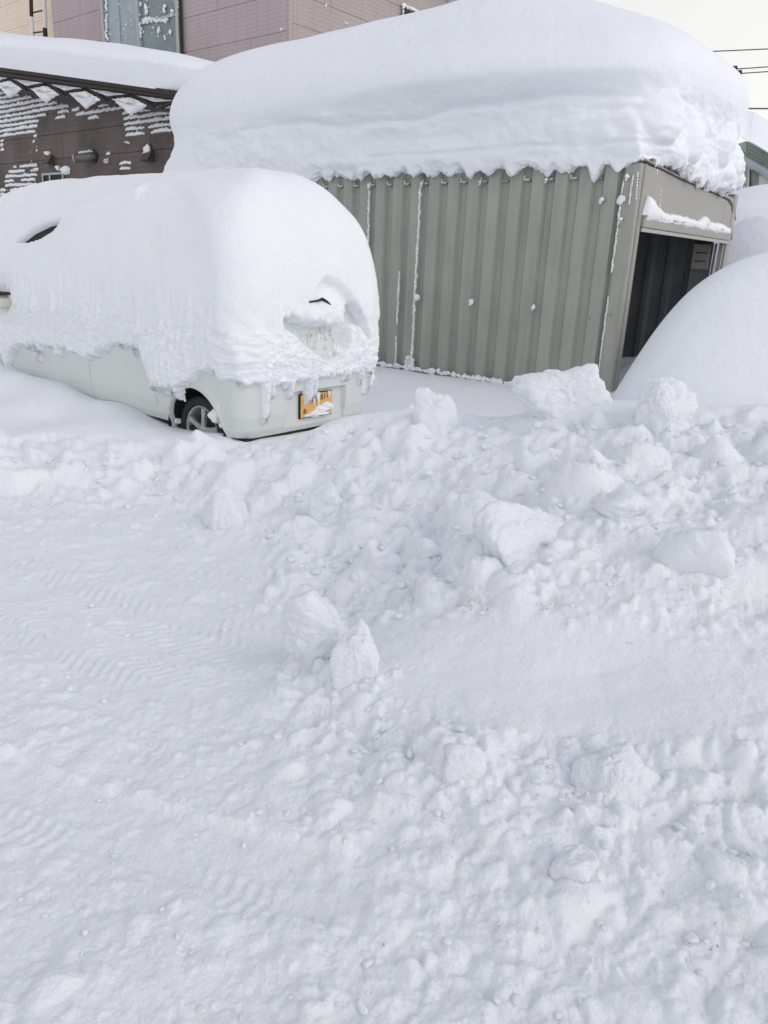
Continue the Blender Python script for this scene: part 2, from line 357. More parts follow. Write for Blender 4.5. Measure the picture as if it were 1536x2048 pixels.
# zone weights on the ground, from ground polygons/paths surveyed off the photograph
def gpt(x, y, z=.0): return atz(x, y, z)[:2]
def seg_dist(x, y, a, b):
    a = np.array(a); b = np.array(b); d = b - a; L = np.linalg.norm(d); d = d / L
    t = (x - a[0]) * d[0] + (y - a[1]) * d[1]; q = -(x - a[0]) * d[1] + (y - a[1]) * d[0]
    return t, q, L
def zone_rough(x, y, base):
    """0 = wind-smoothed, 1 = broken rubble"""
    P = np.stack([x, y, base], -1); pp = proj(P); px, py = pp[..., 0], pp[..., 1]
    r = np.full(x.shape, .55)
    front = y > .2
    # pile flank and crest
    r = np.where(front, r + .75 * ss(470, 620, px) * (1 - ss(1180, 1280, py)), r)
    # strip of rubble along the foot of the pile, towards lower right
    edge = 1330 + (px - 560) * .21
    r = r + .55 * np.exp(-((py - edge - 60) / 110) ** 2) * ss(520, 640, px)
    r = r + .2 * ss(500, 700, px) * ss(1500, 1650, py)
    # rubble fringe on the left behind the tracks
    r = r + .8 * np.exp(-((py - 930) / 75) ** 2) * (1 - ss(520, 620, px))
    bk = np.exp(-((px - 1230) / 230) ** 4 - ((py - 1120) / 150) ** 4); r = r * (1 - .45 * bk)
    # smooth slab at the foot of the right-hand pile
    dx = (px - (1120 + (py - 1350) * .9)) / 370; dy = (py - 1350) / 120
    m = np.exp(-np.clip(dx * dx + dy * dy, 0, 30) ** 2.0); r = r * (1 - .97 * m)
    # undisturbed snow behind the crest and by the car
    cr = np.interp(px, [0, 200, 330, 460, 540, 590, 690, 860, 960, 1060, 1260, 1450, 1600], [792, 826, 850, 874, 880, 872, 838, 812, 830, 830, 812, 808, 808])
    m = 1 - ss(cr - 8, cr + 25, py); r = r * (1 - .97 * m)
    r = np.where(y > 5.2 + 0 * x, r * .15, r)
    return np.clip(r, 0, 1.6)

class Grid:
    def __init__(s, x0, x1, y0, y1, st):
        s.x0, s.y0, s.st = x0, y0, st
        xs = np.arange(x0, x1, st); ys = np.arange(y0, y1, st); s.X, s.Y = np.meshgrid(xs, ys)
        s.base = bil(B, GX0, GY0, .1, s.X, s.Y); s.D = np.zeros(s.X.shape); s.r = zone_rough(s.X, s.Y, s.base)
    def stamp(s, cx, cy, rad, hgt, sink, rng):
        n = int(rad * 1.5 / s.st) + 2; ix = int((cx - s.x0) / s.st); iy = int((cy - s.y0) / s.st)
        a, b, c, d = max(0, ix - n), min(s.X.shape[1], ix + n + 1), max(0, iy - n), min(s.X.shape[0], iy + n + 1)
        if a >= b or c >= d: return
        x = s.X[c:d, a:b] - cx; y = s.Y[c:d, a:b] - cy
        k = rng.randint(5, 9); ang = rng.rand() * 6.28 + np.arange(k) * 6.28 / k + rng.uniform(-.3, .3, k)
        rr = rad * rng.uniform(.65, 1.15, k); sl = rng.uniform(.9, 3.2, k) * hgt / rad
        ta = rng.rand() * 6.28; tl = rng.uniform(0, .55) * hgt / rad
        top = hgt + tl * (x * math.cos(ta) + y * math.sin(ta))
        h = top; kk = .38 * hgt
        for j in range(k):
            f = (rr[j] - (x * math.cos(ang[j]) + y * math.sin(ang[j]))) * sl[j]
            q = np.clip(.5 + .5 * (f - h) / kk, 0, 1); h = f * (1 - q) + h * q - kk * q * (1 - q)
        h = h - sink
        Dn = s.D[c:d, a:b]; k2 = .12 * hgt + .002
        q = np.clip(.5 + .5 * (h - Dn) / k2, 0, 1); s.D[c:d, a:b] = np.maximum(Dn, Dn * (1 - q) + h * q + k2 * q * (1 - q) - k2 * .25 * (h < -0.3 * hgt))
    def at(s, x, y): return bil(s.D, s.x0, s.y0, s.st, x, y)
    def inside(s, x, y, m):
        x1 = s.x0 + s.X.shape[1] * s.st; y1 = s.y0 + s.X.shape[0] * s.st
        return ss(0, m, x - s.x0) * ss(0, m, x1 - x) * ss(0, m, y - s.y0) * ss(0, m, y1 - y)
GF = Grid(-5.5, 5.5, .3, 9.5, .012); GN = Grid(-2.3, 2.6, .55, 3.6, .0045)
rng = np.random.RandomState(21)
def scatter(n, rmin, rmax, y0, y1, grids, spread, aspect, thr=.3):
    for _ in range(n):
        cy = y0 + (y1 - y0) * rng.rand(); cx = rng.uniform(-1, 1) * (spread[0] + spread[1] * cy)
        bz = bil(B, GX0, GY0, .1, np.array([cx]), np.array([cy])); rr = zone_rough(np.array([cx]), np.array([cy]), bz)[0]
        rad = rmin * (rmax / rmin) ** (rng.rand() ** 1.8)
        if rr < thr + (rad / rmax) * .5 * rng.rand() * 1.5: continue
        h = rad * rng.uniform(*aspect) * min(1, rr); sk = h * rng.uniform(.1, .55); seed = rng.randint(1 << 30)
        for g in grids: g.stamp(cx, cy, rad, h, sk, np.random.RandomState(seed))
scatter(420, .08, .24, 2.3, 5.2, (GF, GN), (.4, .62), (.4, .8), .85)
scatter(3800, .025, .09, .7, 5.2, (GF, GN), (.4, .62), (.4, .9), .45)
scatter(8000, .008, .030, .7, 3.5, (GN,), (.4, .55), (.4, 1.0), .35)
feet = [(1137, 838, 200), (1332, 866, 120), (862, 868, 90), (648, 1045, 78), (452, 1062, 104), (1052, 1110, 170), (628, 1345, 130), (722, 1375, 100), (925, 1570, 88), (1215, 1610, 128), (1148, 1772, 84), (1245, 1040, 110), (1395, 1130, 90)]
for (fx, fy, fw) in feet:
    q = atz(fx, fy, .12); 
    for _ in range(3): q = atz(fx, fy, bil(B, GX0, GY0, .1, np.array([q[0]]), np.array([q[1]]))[0])
    wm = fw * np.linalg.norm(q - CO) / FL
    for _ in range(26):
        a_ = rng.uniform(-3.5, .4); rr_ = wm * rng.uniform(.25, .8); rad = wm * rng.uniform(.07, .20); seed = rng.randint(1 << 30)
        for g in (GF, GN): g.stamp(q[0] + math.cos(a_) * rr_, q[1] + wm * .2 + math.sin(a_) * rr_ * .8, rad, rad * rng.uniform(.5, .9), rad * .15, np.random.RandomState(seed))
def finish(g, fine):
    X, Y = g.X, g.Y; r = g.r
    rp = np.clip(r, 0, 1.3)
    g.D = g.D * np.clip(r * 1.6, 0, 1)
    wx = .05 * fbm2(X * 5, Y * 5 + 40, 2); wy = .05 * fbm2(X * 5 + 70, Y * 5, 2)
    P3 = np.stack([X + wx, Y + wy, g.base * 1.1], -1).astype(np.float32)
    puff = lambda f, o: np.abs(n3(P3 * f + o))
    g.D += rp * (.03 * fbm2(X * 3.2, Y * 3.2, 3) + .125 * (puff(3.4, 3) - .25) * ss(.4, 1.1, rp) + .042 * (puff(8.5, 9) - .25) + .019 * (puff(19, 4) - .25))
    g.D += .02 * fbm2(X * 1.1, Y * 1.1 + 30, 2) + .0035 * fbm2(X * 9 + 50, Y * 9, 3)
    if fine: g.D += (.2 + rp) * (.008 * (np.abs(n3(P3 * 44)) - .2) + .0058 * (np.abs(n2(X * 95, Y * 95 + 3)) - .2))
    else: g.D += (.05 + rp) * .009 * (np.abs(n2(X * 38, Y * 38 + 3)) - .2)
    # tyre tracks pressed in the road
    def track(p0, p1, wd, depth, pitch, teeth, skew, tooth_w=None):
        t, q, L = seg_dist(X, Y, gpt(*p0), gpt(*p1)); q = q + .02 * np.sin(t * 2.1)
        m = ss(wd + .025, wd - .01, np.abs(q)) * ss(-.15, .1, t) * ss(L + .2, L - .2, t)
        tooth = .5 + .5 * np.sin(2 * math.pi * (t / pitch + skew * np.abs(q) / pitch + .22 * fbm2(X * 4, Y * 4, 2)))
        br = ss(-.25, .25, fbm2(X * 5 + 9, Y * 5, 2) + .08)
        g.D = g.D * (1 - .5 * m) + m * (-depth + teeth * ss(.3, .7, tooth) * br + .15 * teeth * np.sin(q / wd * 9))
    track((-60, 1105), (560, 1330), .15, .007, .052, .0075, .7)
    track((-60, 1190), (420, 1400), .11, .006, .045, .0065, -.6)
    track((-40, 1545), (720, 1800), .10, .018, .06, .001, .3)
    track((-40, 1610), (700, 1850), .05, .004, .040, .0045, .2)
    track((-40, 1130), (620, 1010), .05, .010, .04, .005, .2)
    track((160, 1110), (700, 1040), .10, .008, .05, .007, 1.2)
finish(GF, False); finish(GN, True)
def ground(x, y):
    b = bil(B, GX0, GY0, .1, x, y)
    far = ss(8, 11, np.hypot(x, y - 3)); b = b * (1 - far) + far * (.35 + .25 * fbm2(x * .2, y * .2, 3))
    dF = GF.at(x, y) * GF.inside(x, y, .4); dN = GN.at(x, y); m = GN.inside(x, y, .12)
    return b + dF * (1 - m) + dN * m
def g1(x, y): return float(ground(np.array([float(x)]), np.array([float(y)]))[0])
def hit(x, y):
    d = ray(x, y); t = np.linspace(.8, 12, 900); P = CO + d * t[:, None]; h = ground(P[:, 0], P[:, 1])
    k = np.argmax(P[:, 2] < h); return P[k] if P[k, 2] < h[k] else P[-1]

def build_ground():
    dep = np.concatenate([np.linspace(78, 62, 16)[:-1], np.linspace(62, 6, 740)])
    rad = 1.45 / np.tan(np.radians(dep)); rad = np.concatenate([rad, np.geomspace(rad[-1] * 1.03, 500, 60)])
    az = np.concatenate([np.linspace(-180, -44, 60)[:-1], np.linspace(-44, 44, 800), np.linspace(44, 180, 60)[1:-1]])
    a = np.radians(az); RR, AA = np.meshgrid(rad, a, indexing='ij')
    x = RR * np.sin(AA); y = RR * np.cos(AA); z = ground(x.ravel(), y.ravel()).reshape(x.shape)
    bs = lambda a, b: bil(B, GX0, GY0, .1, a.ravel(), b.ravel()).reshape(a.shape)
    e_ = .06; b0 = bs(x, y); gx_ = (bs(x + e_, y) - bs(x - e_, y)) / (2 * e_); gy_ = (bs(x, y + e_) - bs(x, y - e_)) / (2 * e_)
    nearm = (np.hypot(x, y - 3) < 7.5); dd = np.where(nearm, z - b0, 0) * .8; nn = np.sqrt(1 + gx_ ** 2 + gy_ ** 2)
    x = x - dd * gx_ / nn; y = y - dd * gy_ / nn
    v = np.stack([x, y, z], -1).reshape(-1, 3); F = gridfaces(len(rad), len(az), True)
    c = len(v); v = np.vstack([v, [[0, 0, 0.0]]])
    o = me('snow_ground', v, F[:, ::-1], M_ground)
    tag(o, 'trampled and ploughed white snow covering the whole yard', kind='structure')
build_ground()

# ------------------------------------------------------------------ snow chunks
def chunk_mesh(sub, dims, seed, rough=.06, facets=9, kk=15.0):
    v, f = ICO[sub]; r_ = np.random.RandomState(seed)
    nn = r_.randn(facets, 3); nn /= np.linalg.norm(nn, axis=1)[:, None]; nn = np.vstack([nn, -nn[:facets // 2] + .2 * r_.randn(facets // 2, 3)]); nn /= np.linalg.norm(nn, axis=1)[:, None]
    c = r_.uniform(.55, .92, len(nn)); dn = v @ nn.T
    rr = np.where(dn > .05, c / np.maximum(dn, .05), 9); k = kk
    rad = -np.log(np.exp(-k * rr).sum(1) + np.exp(-k * 1.1)) / k
    rad = rad * (1 + .22 * fbm3(v * 1.3 + seed * 3.1, 2))
    p = v * rad[:, None]
    q = p * 1.0; am = rough / .048
    p = p + v * (am * .62 * (.17 * (np.abs(n3(q * 3.1 + seed)) - .2) + .10 * (np.abs(n3(q * 6.7 + seed * 2)) - .2) + .05 * (np.abs(n3(q * 14 + seed)) - .2) + .022 * n3(q * 30)))[:, None]
    p = p * np.array(dims) * .5 / .86
    return p, f
def rotz(p, a, tilt=0, ta=0):
    m = Matrix.Rotation(a, 3, 'Z') @ Matrix.Rotation(tilt, 3, Vector((math.cos(ta), math.sin(ta), 0))); return p @ np.array(m).T
chunks = [ # photo bearing of the foot, size across/up, seed, tilt, label
    (1137, 840, 200, 118, 27, .0, 'large flat topped snow block perched on the crest in front of the green garage wall', .9),
    (1332, 866, 120, 104, 8, .1, 'rounded snow lump on the crest below the garage opening', .8),
    (862, 868, 90, 88, 12, .2, 'small bulging snow lump at the crest below the garage wall seams', .8),
    (648, 1045, 78, 92, 14, .1, 'small upright snow lump low on the pile below the number plate', .8),
    (452, 1062, 104, 90, 9, .1, 'boxy snow lump at the foot of the pile below the rear wheel', .8),
    (1062, 1125, 200, 150, 22, .3, 'tilted snow slab sticking out of the middle of the pile', .5),
    (632, 1345, 140, 172, 44, .25, 'tall pointed grey snow boulder standing beside the tyre tracks', .8),
    (722, 1375, 100, 140, 6, -.1, 'blunt white snow boulder leaning on the pointed grey one', .8),
    (925, 1570, 88, 92, 17, .1, 'ball shaped snow lump on the rubble strip below the smooth slab', .9),
    (1215, 1610, 128, 120, 33, .1, 'widest snow lump on the rubble strip at the right foreground', .8),
    (1148, 1772, 84, 84, 51, .2, 'small pyramid shaped snow lump alone in the lower right foreground', .8),
    (1245, 1040, 110, 60, 61, .2, 'half buried snow lump high on the right shoulder of the pile', .8),
    (1400, 1150, 110, 130, 63, .2, 'slanting snow slab on the right shoulder of the pile', .5),
]
for (px, py, wp, hp, sd_, tl, lb, dep_) in chunks:
    p = hit(px, py); D = np.linalg.norm(p - CO); sc = D / FL; W, H = wp * sc * 1.0, hp * sc * 1.04
    pts, f = chunk_mesh(5 if wp > 115 else 4, (W, W * dep_, H * 1.12), sd_, .060 if dep_ != .5 else .045, 12 if dep_ != .5 else 8, 13.0 if dep_ != .5 else 18.0)
    pts = rotz(pts, (sd_ * 1.3) % 1.2 - .6, tl, sd_)
    d = ray(px, py - hp * .5); yy = p[1] + W * .42; c_ = CO + d * (yy / d[1])
    pts[:, 0] *= W / (pts[:, 0].max() - pts[:, 0].min()); pts[:, 2] *= H * 1.1 / (pts[:, 2].max() - pts[:, 2].min())
    pts[:, 2] = np.where(pts[:, 2] < 0, pts[:, 2] * 1.35, pts[:, 2])
    if dep_ == .5: pts = pts * np.array([1.25, 1.5, 1.15])
    o = me('snow_chunk', pts, f, M_chunk); o.location = (c_[0], c_[1], c_[2] - H * (.06 if dep_ != .5 else .34))
    tag(o, lb, 'snow chunk', 'broken snow chunks on the ploughed pile')
# uncountable small rubble
protos = [chunk_mesh(1, (1, 1, .8), 100 + k, .09, 8) for k in range(10)]
def rubble():
    vs, fs, n = [], [], 0; rg = np.random.RandomState(5); cnt = 0
    while cnt < 1500:
        cy = rg.uniform(.85, 5.0); cx = rg.uniform(-1, 1) * (.35 + .56 * cy)
        bz = bil(B, GX0, GY0, .1, np.array([cx]), np.array([cy])); rr = zone_rough(np.array([cx]), np.array([cy]), bz)[0]
        if rr < .45 or rg.rand() > (rr - .35): continue
        size = .010 + .035 * rg.rand() ** 3.5 * min(1, rr) * (1 if cy < 2 else 1.6); p, f = protos[rg.randint(10)]
        q = rotz(p * size * np.array([1, rg.uniform(.6, 1), rg.uniform(.5, .9)]), rg.rand() * 6.28, rg.uniform(-.6, .6), rg.rand() * 6.28)
        q = q + np.array([cx, cy, g1(cx, cy) + size * .1]); vs.append(q); fs.append(f + n); n += len(q); cnt += 1
    tag(me('snow_rubble', np.vstack(vs), np.vstack(fs), M_chunk), 'small broken snow clods scattered over the ploughed snow', kind='stuff')
rubble()
def twigs():
    mb = MB(); rg = random.Random(4)
    for (x, y, n) in ((1090, 1210, 26), (940, 1215, 8), (1250, 1290, 5), (860, 1290, 5), (545, 1800, 3), (1140, 1240, 5), (900, 1720, 3), (1100, 1800, 3), (640, 1490, 2), (780, 1905, 2), (1420, 1900, 3)):
        for _ in range(n):
            p = hit(x + rg.gauss(0, 16), y + rg.gauss(0, 9)); a = rg.random() * 3.14; l = rg.uniform(.002, .007)
            d = np.array([math.cos(a), math.sin(a), rg.uniform(0, .4)]) * l; mb.tube([p + [0, -.004, .004], p + d + [0, -.004, .005]], .0010, 4)
    tag(mb.build('soil_specks', mat('soil', (.34, .30, .26), .9)), 'specks of brown soil and twig bits stuck in the snow', kind='stuff')
twigs()

# ------------------------------------------------------------------ garage
garage = empty('metal_garage', 'grey green corrugated steel garage with open front under a huge snow load', 'garage')
GH = 2.46; GL = 6.5; GW = 3.04; PIT = .265; OFF = .065
def rib_profile(s0, s1, step=None):
    """(s, depth) samples of the folded sheet between s0 and s1; depth 0 = outer face, -.055 = valley"""
    out = []
    knots = [(0.0, 0.0), (.135, -.004), (.160, -.05), (.225, -.055), (.262, -.004)]
    k = int(math.floor((s0 - OFF) / PIT)) - 1
    while OFF + k * PIT < s1 + PIT:
        for (a, d) in knots:
            s = OFF + (k + 1) * PIT - a       # a grows towards the camera side
            out.append((s, d))
        k += 1
    out = sorted(out); xs = [o[0] for o in out]; ds = [o[1] for o in out]
    ks = [s0] + [x for x in xs if s0 + 1e-4 < x < s1 - 1e-4] + [s1]
    return [(k_, float(np.interp(k_, xs, ds))) for k_ in ks]
def sheet(name, s0, s1, w_, sgn, z0, z1, matl, thick=.004, ztop=None):
    pr = rib_profile(s0, s1); v = []; f = []; n = len(pr)
    for (t_) in (0, thick):
        for z in (z0, z1):
            for (s, d) in pr: v.append(G(s, w_ - sgn * d + sgn * t_, z))
    for i in range(n - 1):
        f += [(i, i + 1, n + i + 1, n + i), (2 * n + i, 3 * n + i, 3 * n + i + 1, 2 * n + i + 1), (i, 2 * n + i, 2 * n + i + 1, i + 1), (n + i, n + i + 1, 3 * n + i + 1, 3 * n + i)]
    f += [(0, n, 3 * n, 2 * n), (n - 1, 3 * n - 1, 4 * n - 1, 2 * n - 1)]
    o = me(name, v, f, matl, garage, False); return o
seam0 = .17; seams = [.135] + [seam0 + .795 * k for k in range(1, 8)] + [GL]
for i in range(len(seams) - 1): sheet('wall_panel', seams[i] + .0008, seams[i + 1] - .0008, 0.0, 1, -.05, GH + .08, M_green)
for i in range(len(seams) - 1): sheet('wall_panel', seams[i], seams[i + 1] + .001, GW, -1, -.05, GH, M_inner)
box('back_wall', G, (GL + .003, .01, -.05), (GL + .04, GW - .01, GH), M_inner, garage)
box('roof', G, (.03, -.02, GH + .09), (GL + .06, GW + .03, GH + .14), M_green, garage)
box('corner_post', G, (-.03, -.012, -.05), (.130, .055, GH + .0), M_green, garage, .01)
box('front_post', G, (-.045, .058, -.05), (.05, .125, GH + .0), M_beige, garage, .012)
box('front_post', G, (-.045, GW - .11, -.05), (.05, GW + .02, GH - .02), M_beige, garage, .012)
# fascia above the opening, in two pressed panels with an edge trim
def fquad(name, pts, s0, s1, matl, par=garage):
    n = len(pts); v = [G(s0, a, b) for a, b in pts] + [G(s1, a, b) for a, b in pts]
    f = [tuple(range(n)), tuple(range(2 * n - 1, n - 1, -1))] + [(i, (i + 1) % n, n + (i + 1) % n, n + i) for i in range(n)]
    return me(name, v, f, matl, par, False)
zt = GH - .01
fquad('fascia_panel', [(.128, 1.935), (2.60, 1.925), (2.60, zt - .05), (.128, zt)], -.035, -.005, M_beige)
fquad('fascia_panel', [(2.606, 1.925), (GW - .115, 1.92), (GW - .115, zt - .06), (2.606, zt - .05)], -.035, -.005, M_beige)
def strip(name, px, s, wd, th, matl, par=garage):
    mb = MB(); P = [gs(x, y, s) for x, y in px]
    for a, b in zip(P[:-1], P[1:]):
        a = np.array(a); b = np.array(b); d = (b - a) / np.linalg.norm(b - a); nrm = np.array([-d[1], d[0]]) * wd / 2
        q = [a - nrm, b - nrm + d * wd * .3, b + nrm + d * wd * .3, a + nrm]
        v = [G(s, *p) for p in q] + [G(s - th, *p) for p in q]
        mb.add(v, [(0, 1, 2, 3), (7, 6, 5, 4), (0, 4, 5, 1), (1, 5, 6, 2), (2, 6, 7, 3), (3, 7, 4, 0)])
    return mb.build(name, matl, par)
strip('edge_trim', [(1290, 322), (1360, 358), (1440, 392), (1456, 400), (1463, 412), (1466, 440), (1462, 480)], -.0352, .016, .006, M_trim)
strip('edge_trim', [(1290, 319), (1360, 355), (1440, 389), (1458, 397), (1467, 411), (1470, 440)], -.0352, .014, .014, M_beige)
box('lintel', G, (-.075, .128, 1.90), (-.036, GW - .115, 1.995), M_beige, garage, .006)
box('lintel_ledge', G, (-.085, .128, 1.998), (-.036, GW - .115, 2.012), M_beige, garage)
box('shutter_track', G, (-.060, .128, 1.862), (-.045, GW - .115, 1.897), mat('track_alloy', (.42, .41, .38), .35, metal=.5), garage)
box('shutter_track', G, (-.030, .128, 1.868), (-.012, GW - .115, 1.893), M_trim, garage)
box('guide_rail', G, (-.02, GW - .17, .1), (.03, GW - .135, 1.86), mat('rail_alloy', (.5, .5, .47), .4, metal=.5), garage)
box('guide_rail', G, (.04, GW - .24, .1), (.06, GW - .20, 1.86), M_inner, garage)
# switch box on a board inside the right wall
box('mounting_board', G, (.10, GW - .16, .9), (.34, GW - .14, 1.86), mat('board_grey', (.16, .16, .155), .6), garage)
box('switch_box', G, (.12, GW - .20, 1.55), (.33, GW - .163, 1.85), mat('switch_box_grey', (.30, .29, .27), .5), garage, .006)
for zz in (1.64, 1.74): box('vent_slot', G, (.15, GW - .205, zz), (.29, GW - .2015, zz + .014), M_trim, garage)
# bolts: one row under the eave, one at waist height
boltm = MB(); boltm.tube([np.zeros(3), -V * .014, -V * .02], [.016, .015, .007], 10)
bolt0 = None
def add_bolt(s, z, w_=-.006):
    global bolt0
    if bolt0 is None: o = boltm.build('bolt', M_green, garage); bolt0 = o
    else: o = bolt0.copy(); COL.objects.link(o)
    o.parent = garage; o.location = G(s, w_, z); return o
bolts = []
for k in range(0, 7):
    s = .155 + .795 * k
    if k == 0: s = .09
    bolts.append((s, 2.33)); bolts.append((s, 1.08))
bolts += [(.30, 2.13), (.15, .50), (.12, 1.9), (.32, 1.02)]
for s, z in bolts: add_bolt(s, z, -.014 if s < .13 else -.002)
# little eave clips in every valley
clip = None
for k in range(1, 23):
    s = OFF + PIT * k - .195
    if s < .2: continue
    if clip is None: clip = MB().box(lambda a, b, c: a * U + b * V + c * Z, np.array((-.035, -.05, 0)), np.array((.035, -.004, .012))).build('eave_clip', M_green, garage); o = clip
    else: o = clip.copy(); COL.objects.link(o)
    o.parent = garage; o.location = G(s, .056, 2.335)

# ------------------------------------------------------------------ blanket: deep snow lying on a rectangular roof
def interp_rows(keys, n):
    k = np.array(keys); t = np.linspace(0, 1, n); tk = np.linspace(0, 1, len(k))
    # smooth (Catmull-Rom) through the keys
    out = np.empty((n, k.shape[1])); m = np.gradient(k, axis=0)
    x = t * (len(k) - 1); i = np.clip(x.astype(int), 0, len(k) - 2); f = (x - i)[:, None]
    out = (2 * f ** 3 - 3 * f ** 2 + 1) * k[i] + (f ** 3 - 2 * f ** 2 + f) * m[i] + (-2 * f ** 3 + 3 * f ** 2) * k[i + 1] + (f ** 3 - f ** 2) * m[i + 1]
    return out
def blanket(name, fr, s0, s1, w0, w1, zb, side, top_h, na=500, nr=70, nt_=90, expo=5.0, p=2.3, matl=None, warp=None, pc=None):
    """side: list of (outset, z) from the bottom edge up to the widest point; dome rises top_h above the last z.
    warp(s, w, z, a, t) -> new s, w, z"""
    th = np.linspace(0, 2 * math.pi, na, endpoint=False)
    # even spacing along the superellipse
    def se(t, e_): return np.sign(np.cos(t)) * np.abs(np.cos(t)) ** (2 / e_), np.sign(np.sin(t)) * np.abs(np.sin(t)) ** (2 / e_)
    tt = np.linspace(0, 2 * math.pi, 20001); X_, Y_ = se(tt, expo); hs, hw = (s1 - s0) / 2, (w1 - w0) / 2
    L = np.r_[0, np.cumsum(np.hypot(np.diff(X_ * hs), np.diff(Y_ * hw)))]
    th = np.interp(np.linspace(0, L[-1], na, endpoint=False), L, tt); cx, cy = se(th, expo)
    sc, wc = (s0 + s1) / 2, (w0 + w1) / 2
    rows = interp_rows(side, nr); S, W_, ZZ, T = [], [], [], []
    if pc:
        mm = np.maximum(np.abs(cx), np.abs(cy)) ** .85; cxb, cyb = cx / mm, cy / mm
    else: cxb, cyb = cx, cy
    for j in range(nr):
        m_ = ss(.30, .85, j / (nr - 1)); ca_, cb_ = cxb + (cx - cxb) * m_, cyb + (cy - cyb) * m_
        S.append(sc + ca_ * (hs + rows[j, 0])); W_.append(wc + cb_ * (hw + rows[j, 0])); ZZ.append(np.full(na, rows[j, 1])); T.append(np.full(na, j / (nr - 1)))
    for j in range(1, nt_ + 1):
        q = j / nt_ * math.pi / 2; k = math.cos(q) ** (2 / p) if q < math.pi / 2 - 1e-6 else 0; h = math.sin(q) ** (2 / p)
        S.append(sc + cx * (hs + rows[-1, 0]) * k); W_.append(wc + cy * (hw + rows[-1, 0]) * k); ZZ.append(np.full(na, rows[-1, 1] + top_h * h)); T.append(np.full(na, 1 + j / nt_))
    S, W_, ZZ, T = map(np.array, (S, W_, ZZ, T)); Af = np.tile(th, (S.shape[0], 1))
    ZZ = ZZ + zb
    if warp: S, W_, ZZ = warp(S, W_, ZZ, Af, T)
    v = np.stack([S, W_, ZZ], -1).reshape(-1, 3); O = fr(0, 0, 0); P = O + v[:, :1] * U + v[:, 1:2] * V + v[:, 2:] * Z
    F = gridfaces(S.shape[0], na, True)
    return me(name, P, F, matl or M_snow)
def warp_garage(S, W_, Zc, A, T):
    # outward direction
    ox = (S - 3.25); oy = (W_ - 1.5)
    side_m = ss(0, .12, T) * (1 - ss(.9, 1.5, T))
    p3 = np.stack([S, W_, Zc], -1)
    low = 1 - ss(3.02, 3.30, Zc)                       # lower, older crusted layer
    near = ss(.6, -.1, W_); front = ss(.7, 0, S); end = ss(6.2, 6.8, S)
    # the overhanging upper lobe, its underside creased; deeper in the middle of the long side
    lobe = np.exp(-((Zc - 3.34) / .30) ** 2) * near * (.24 * np.exp(-((S - 1.9) / 1.9) ** 2) + .03)
    n_lo = low * (.07 * fbm3(p3 * np.array([1.2, 1.2, 3.0]), 4, .55) + .06 * (np.abs(n3(p3 * 3.4)) - .2) + .03 * (np.abs(n3(p3 * 7.5)) - .2) + .007 * (np.abs(n3(p3 * 16)) - .2))
    n_hi = (1 - low) * .014 * fbm3(p3 * 1.6 + 4, 3, .5)
    # crease lines
    cz = 3.02 + .05 * np.sin(S * 1.7) + .08 * n2(S * 1.2, S * 0 + 3)
    crease = -.07 * np.exp(-((Zc - cz) / .035) ** 2) * near * ss(-.2, 1.2, S) * (1 - ss(4.2, 6.2, S))
    cz2 = 2.64 + .05 * n2(S * 1.1, S * 0 + 8)
    crease2 = -.035 * np.exp(-((Zc - cz2) / .02) ** 2) * near * (1 - ss(3.2, 3.9, S))
    d = (lobe + n_lo + n_hi + crease + crease2) * side_m
    # blobs of slumped snow round the front corner
    for (bs, bw, bz, br, bh) in ((.0, .25, 2.86, .26, .16), (-.2, .9, 2.72, .20, .10), (-.15, 1.9, 2.85, .24, .10), (.0, 2.5, 2.75, .22, .14), (-.1, 2.8, 2.66, .2, .10), (-.05, 2.9, 2.95, .2, .06), (-.15, 2.2, 2.56, .16, .08), (.75, -.2, 2.86, .22, .06)):
        dd = np.sqrt((S - bs) ** 2 + (W_ - bw) ** 2 + ((Zc - bz)) ** 2) / br; d = d + bh * np.clip(1 - dd * dd, 0, 1) ** .8 * side_m
    nl = np.sqrt((ox / 3.4) ** 10 + (oy / 1.7) ** 10) + 1e-6
    nx = np.sign(ox) * np.abs(ox / 3.4) ** 9; ny = np.sign(oy) * np.abs(oy / 1.7) ** 9; q = np.hypot(nx, ny) + 1e-9
    S = S + nx / q * d; W_ = W_ + ny / q * d
    # crown: lower towards the front end, gentle swell
    cr = ss(.6, 2.0, T)
    Zc = Zc + cr * (.10 * np.exp(-((S - 4.0) / 2.2) ** 2) - .30 * ss(2.0, 0, S)) + .03 * fbm2(S * .8, W_ * .8, 2) * cr
    Zc = Zc + cr * .08 * np.exp(-((W_ - 2.5) / .5) ** 2 - ((S - 1.4) / .9) ** 2) + cr * -.16 * np.exp(-((S - 4.4) / 1.9) ** 2)
    # bottom edge: hangs into the valleys of the corrugation, with drips
    b = (1 - ss(.22, .46, T))
    sc_ = (.024 + .07 * n2(S * 2.6, S * 0 + 5)) * np.cos(2 * math.pi * (S - OFF + .07) / PIT) * near * ss(.1, .3, S)
    drip = 0
    for (ds, dz, dw) in ((.93, .10, .045), (.42, .15, .05), (.19, .11, .05), (2.12, .03, .05), (.68, .05, .06), (5.0, .12, .09), (4.35, .07, .1), (3.6, .05, .08)): drip = drip + dz * np.exp(-((S - ds) / dw) ** 2)
    fr_d = front * (.07 * fbm2(W_ * 3.0, W_ * 0 + 2, 3) + .05 * np.sin(W_ * 2.2 + .6))
    Zc = Zc + b * (-sc_ * 1.0 - drip * near + .085 * fbm2(S * 6, W_ * 6, 4, .65) + fr_d - .15 * end)
    return S, W_, Zc
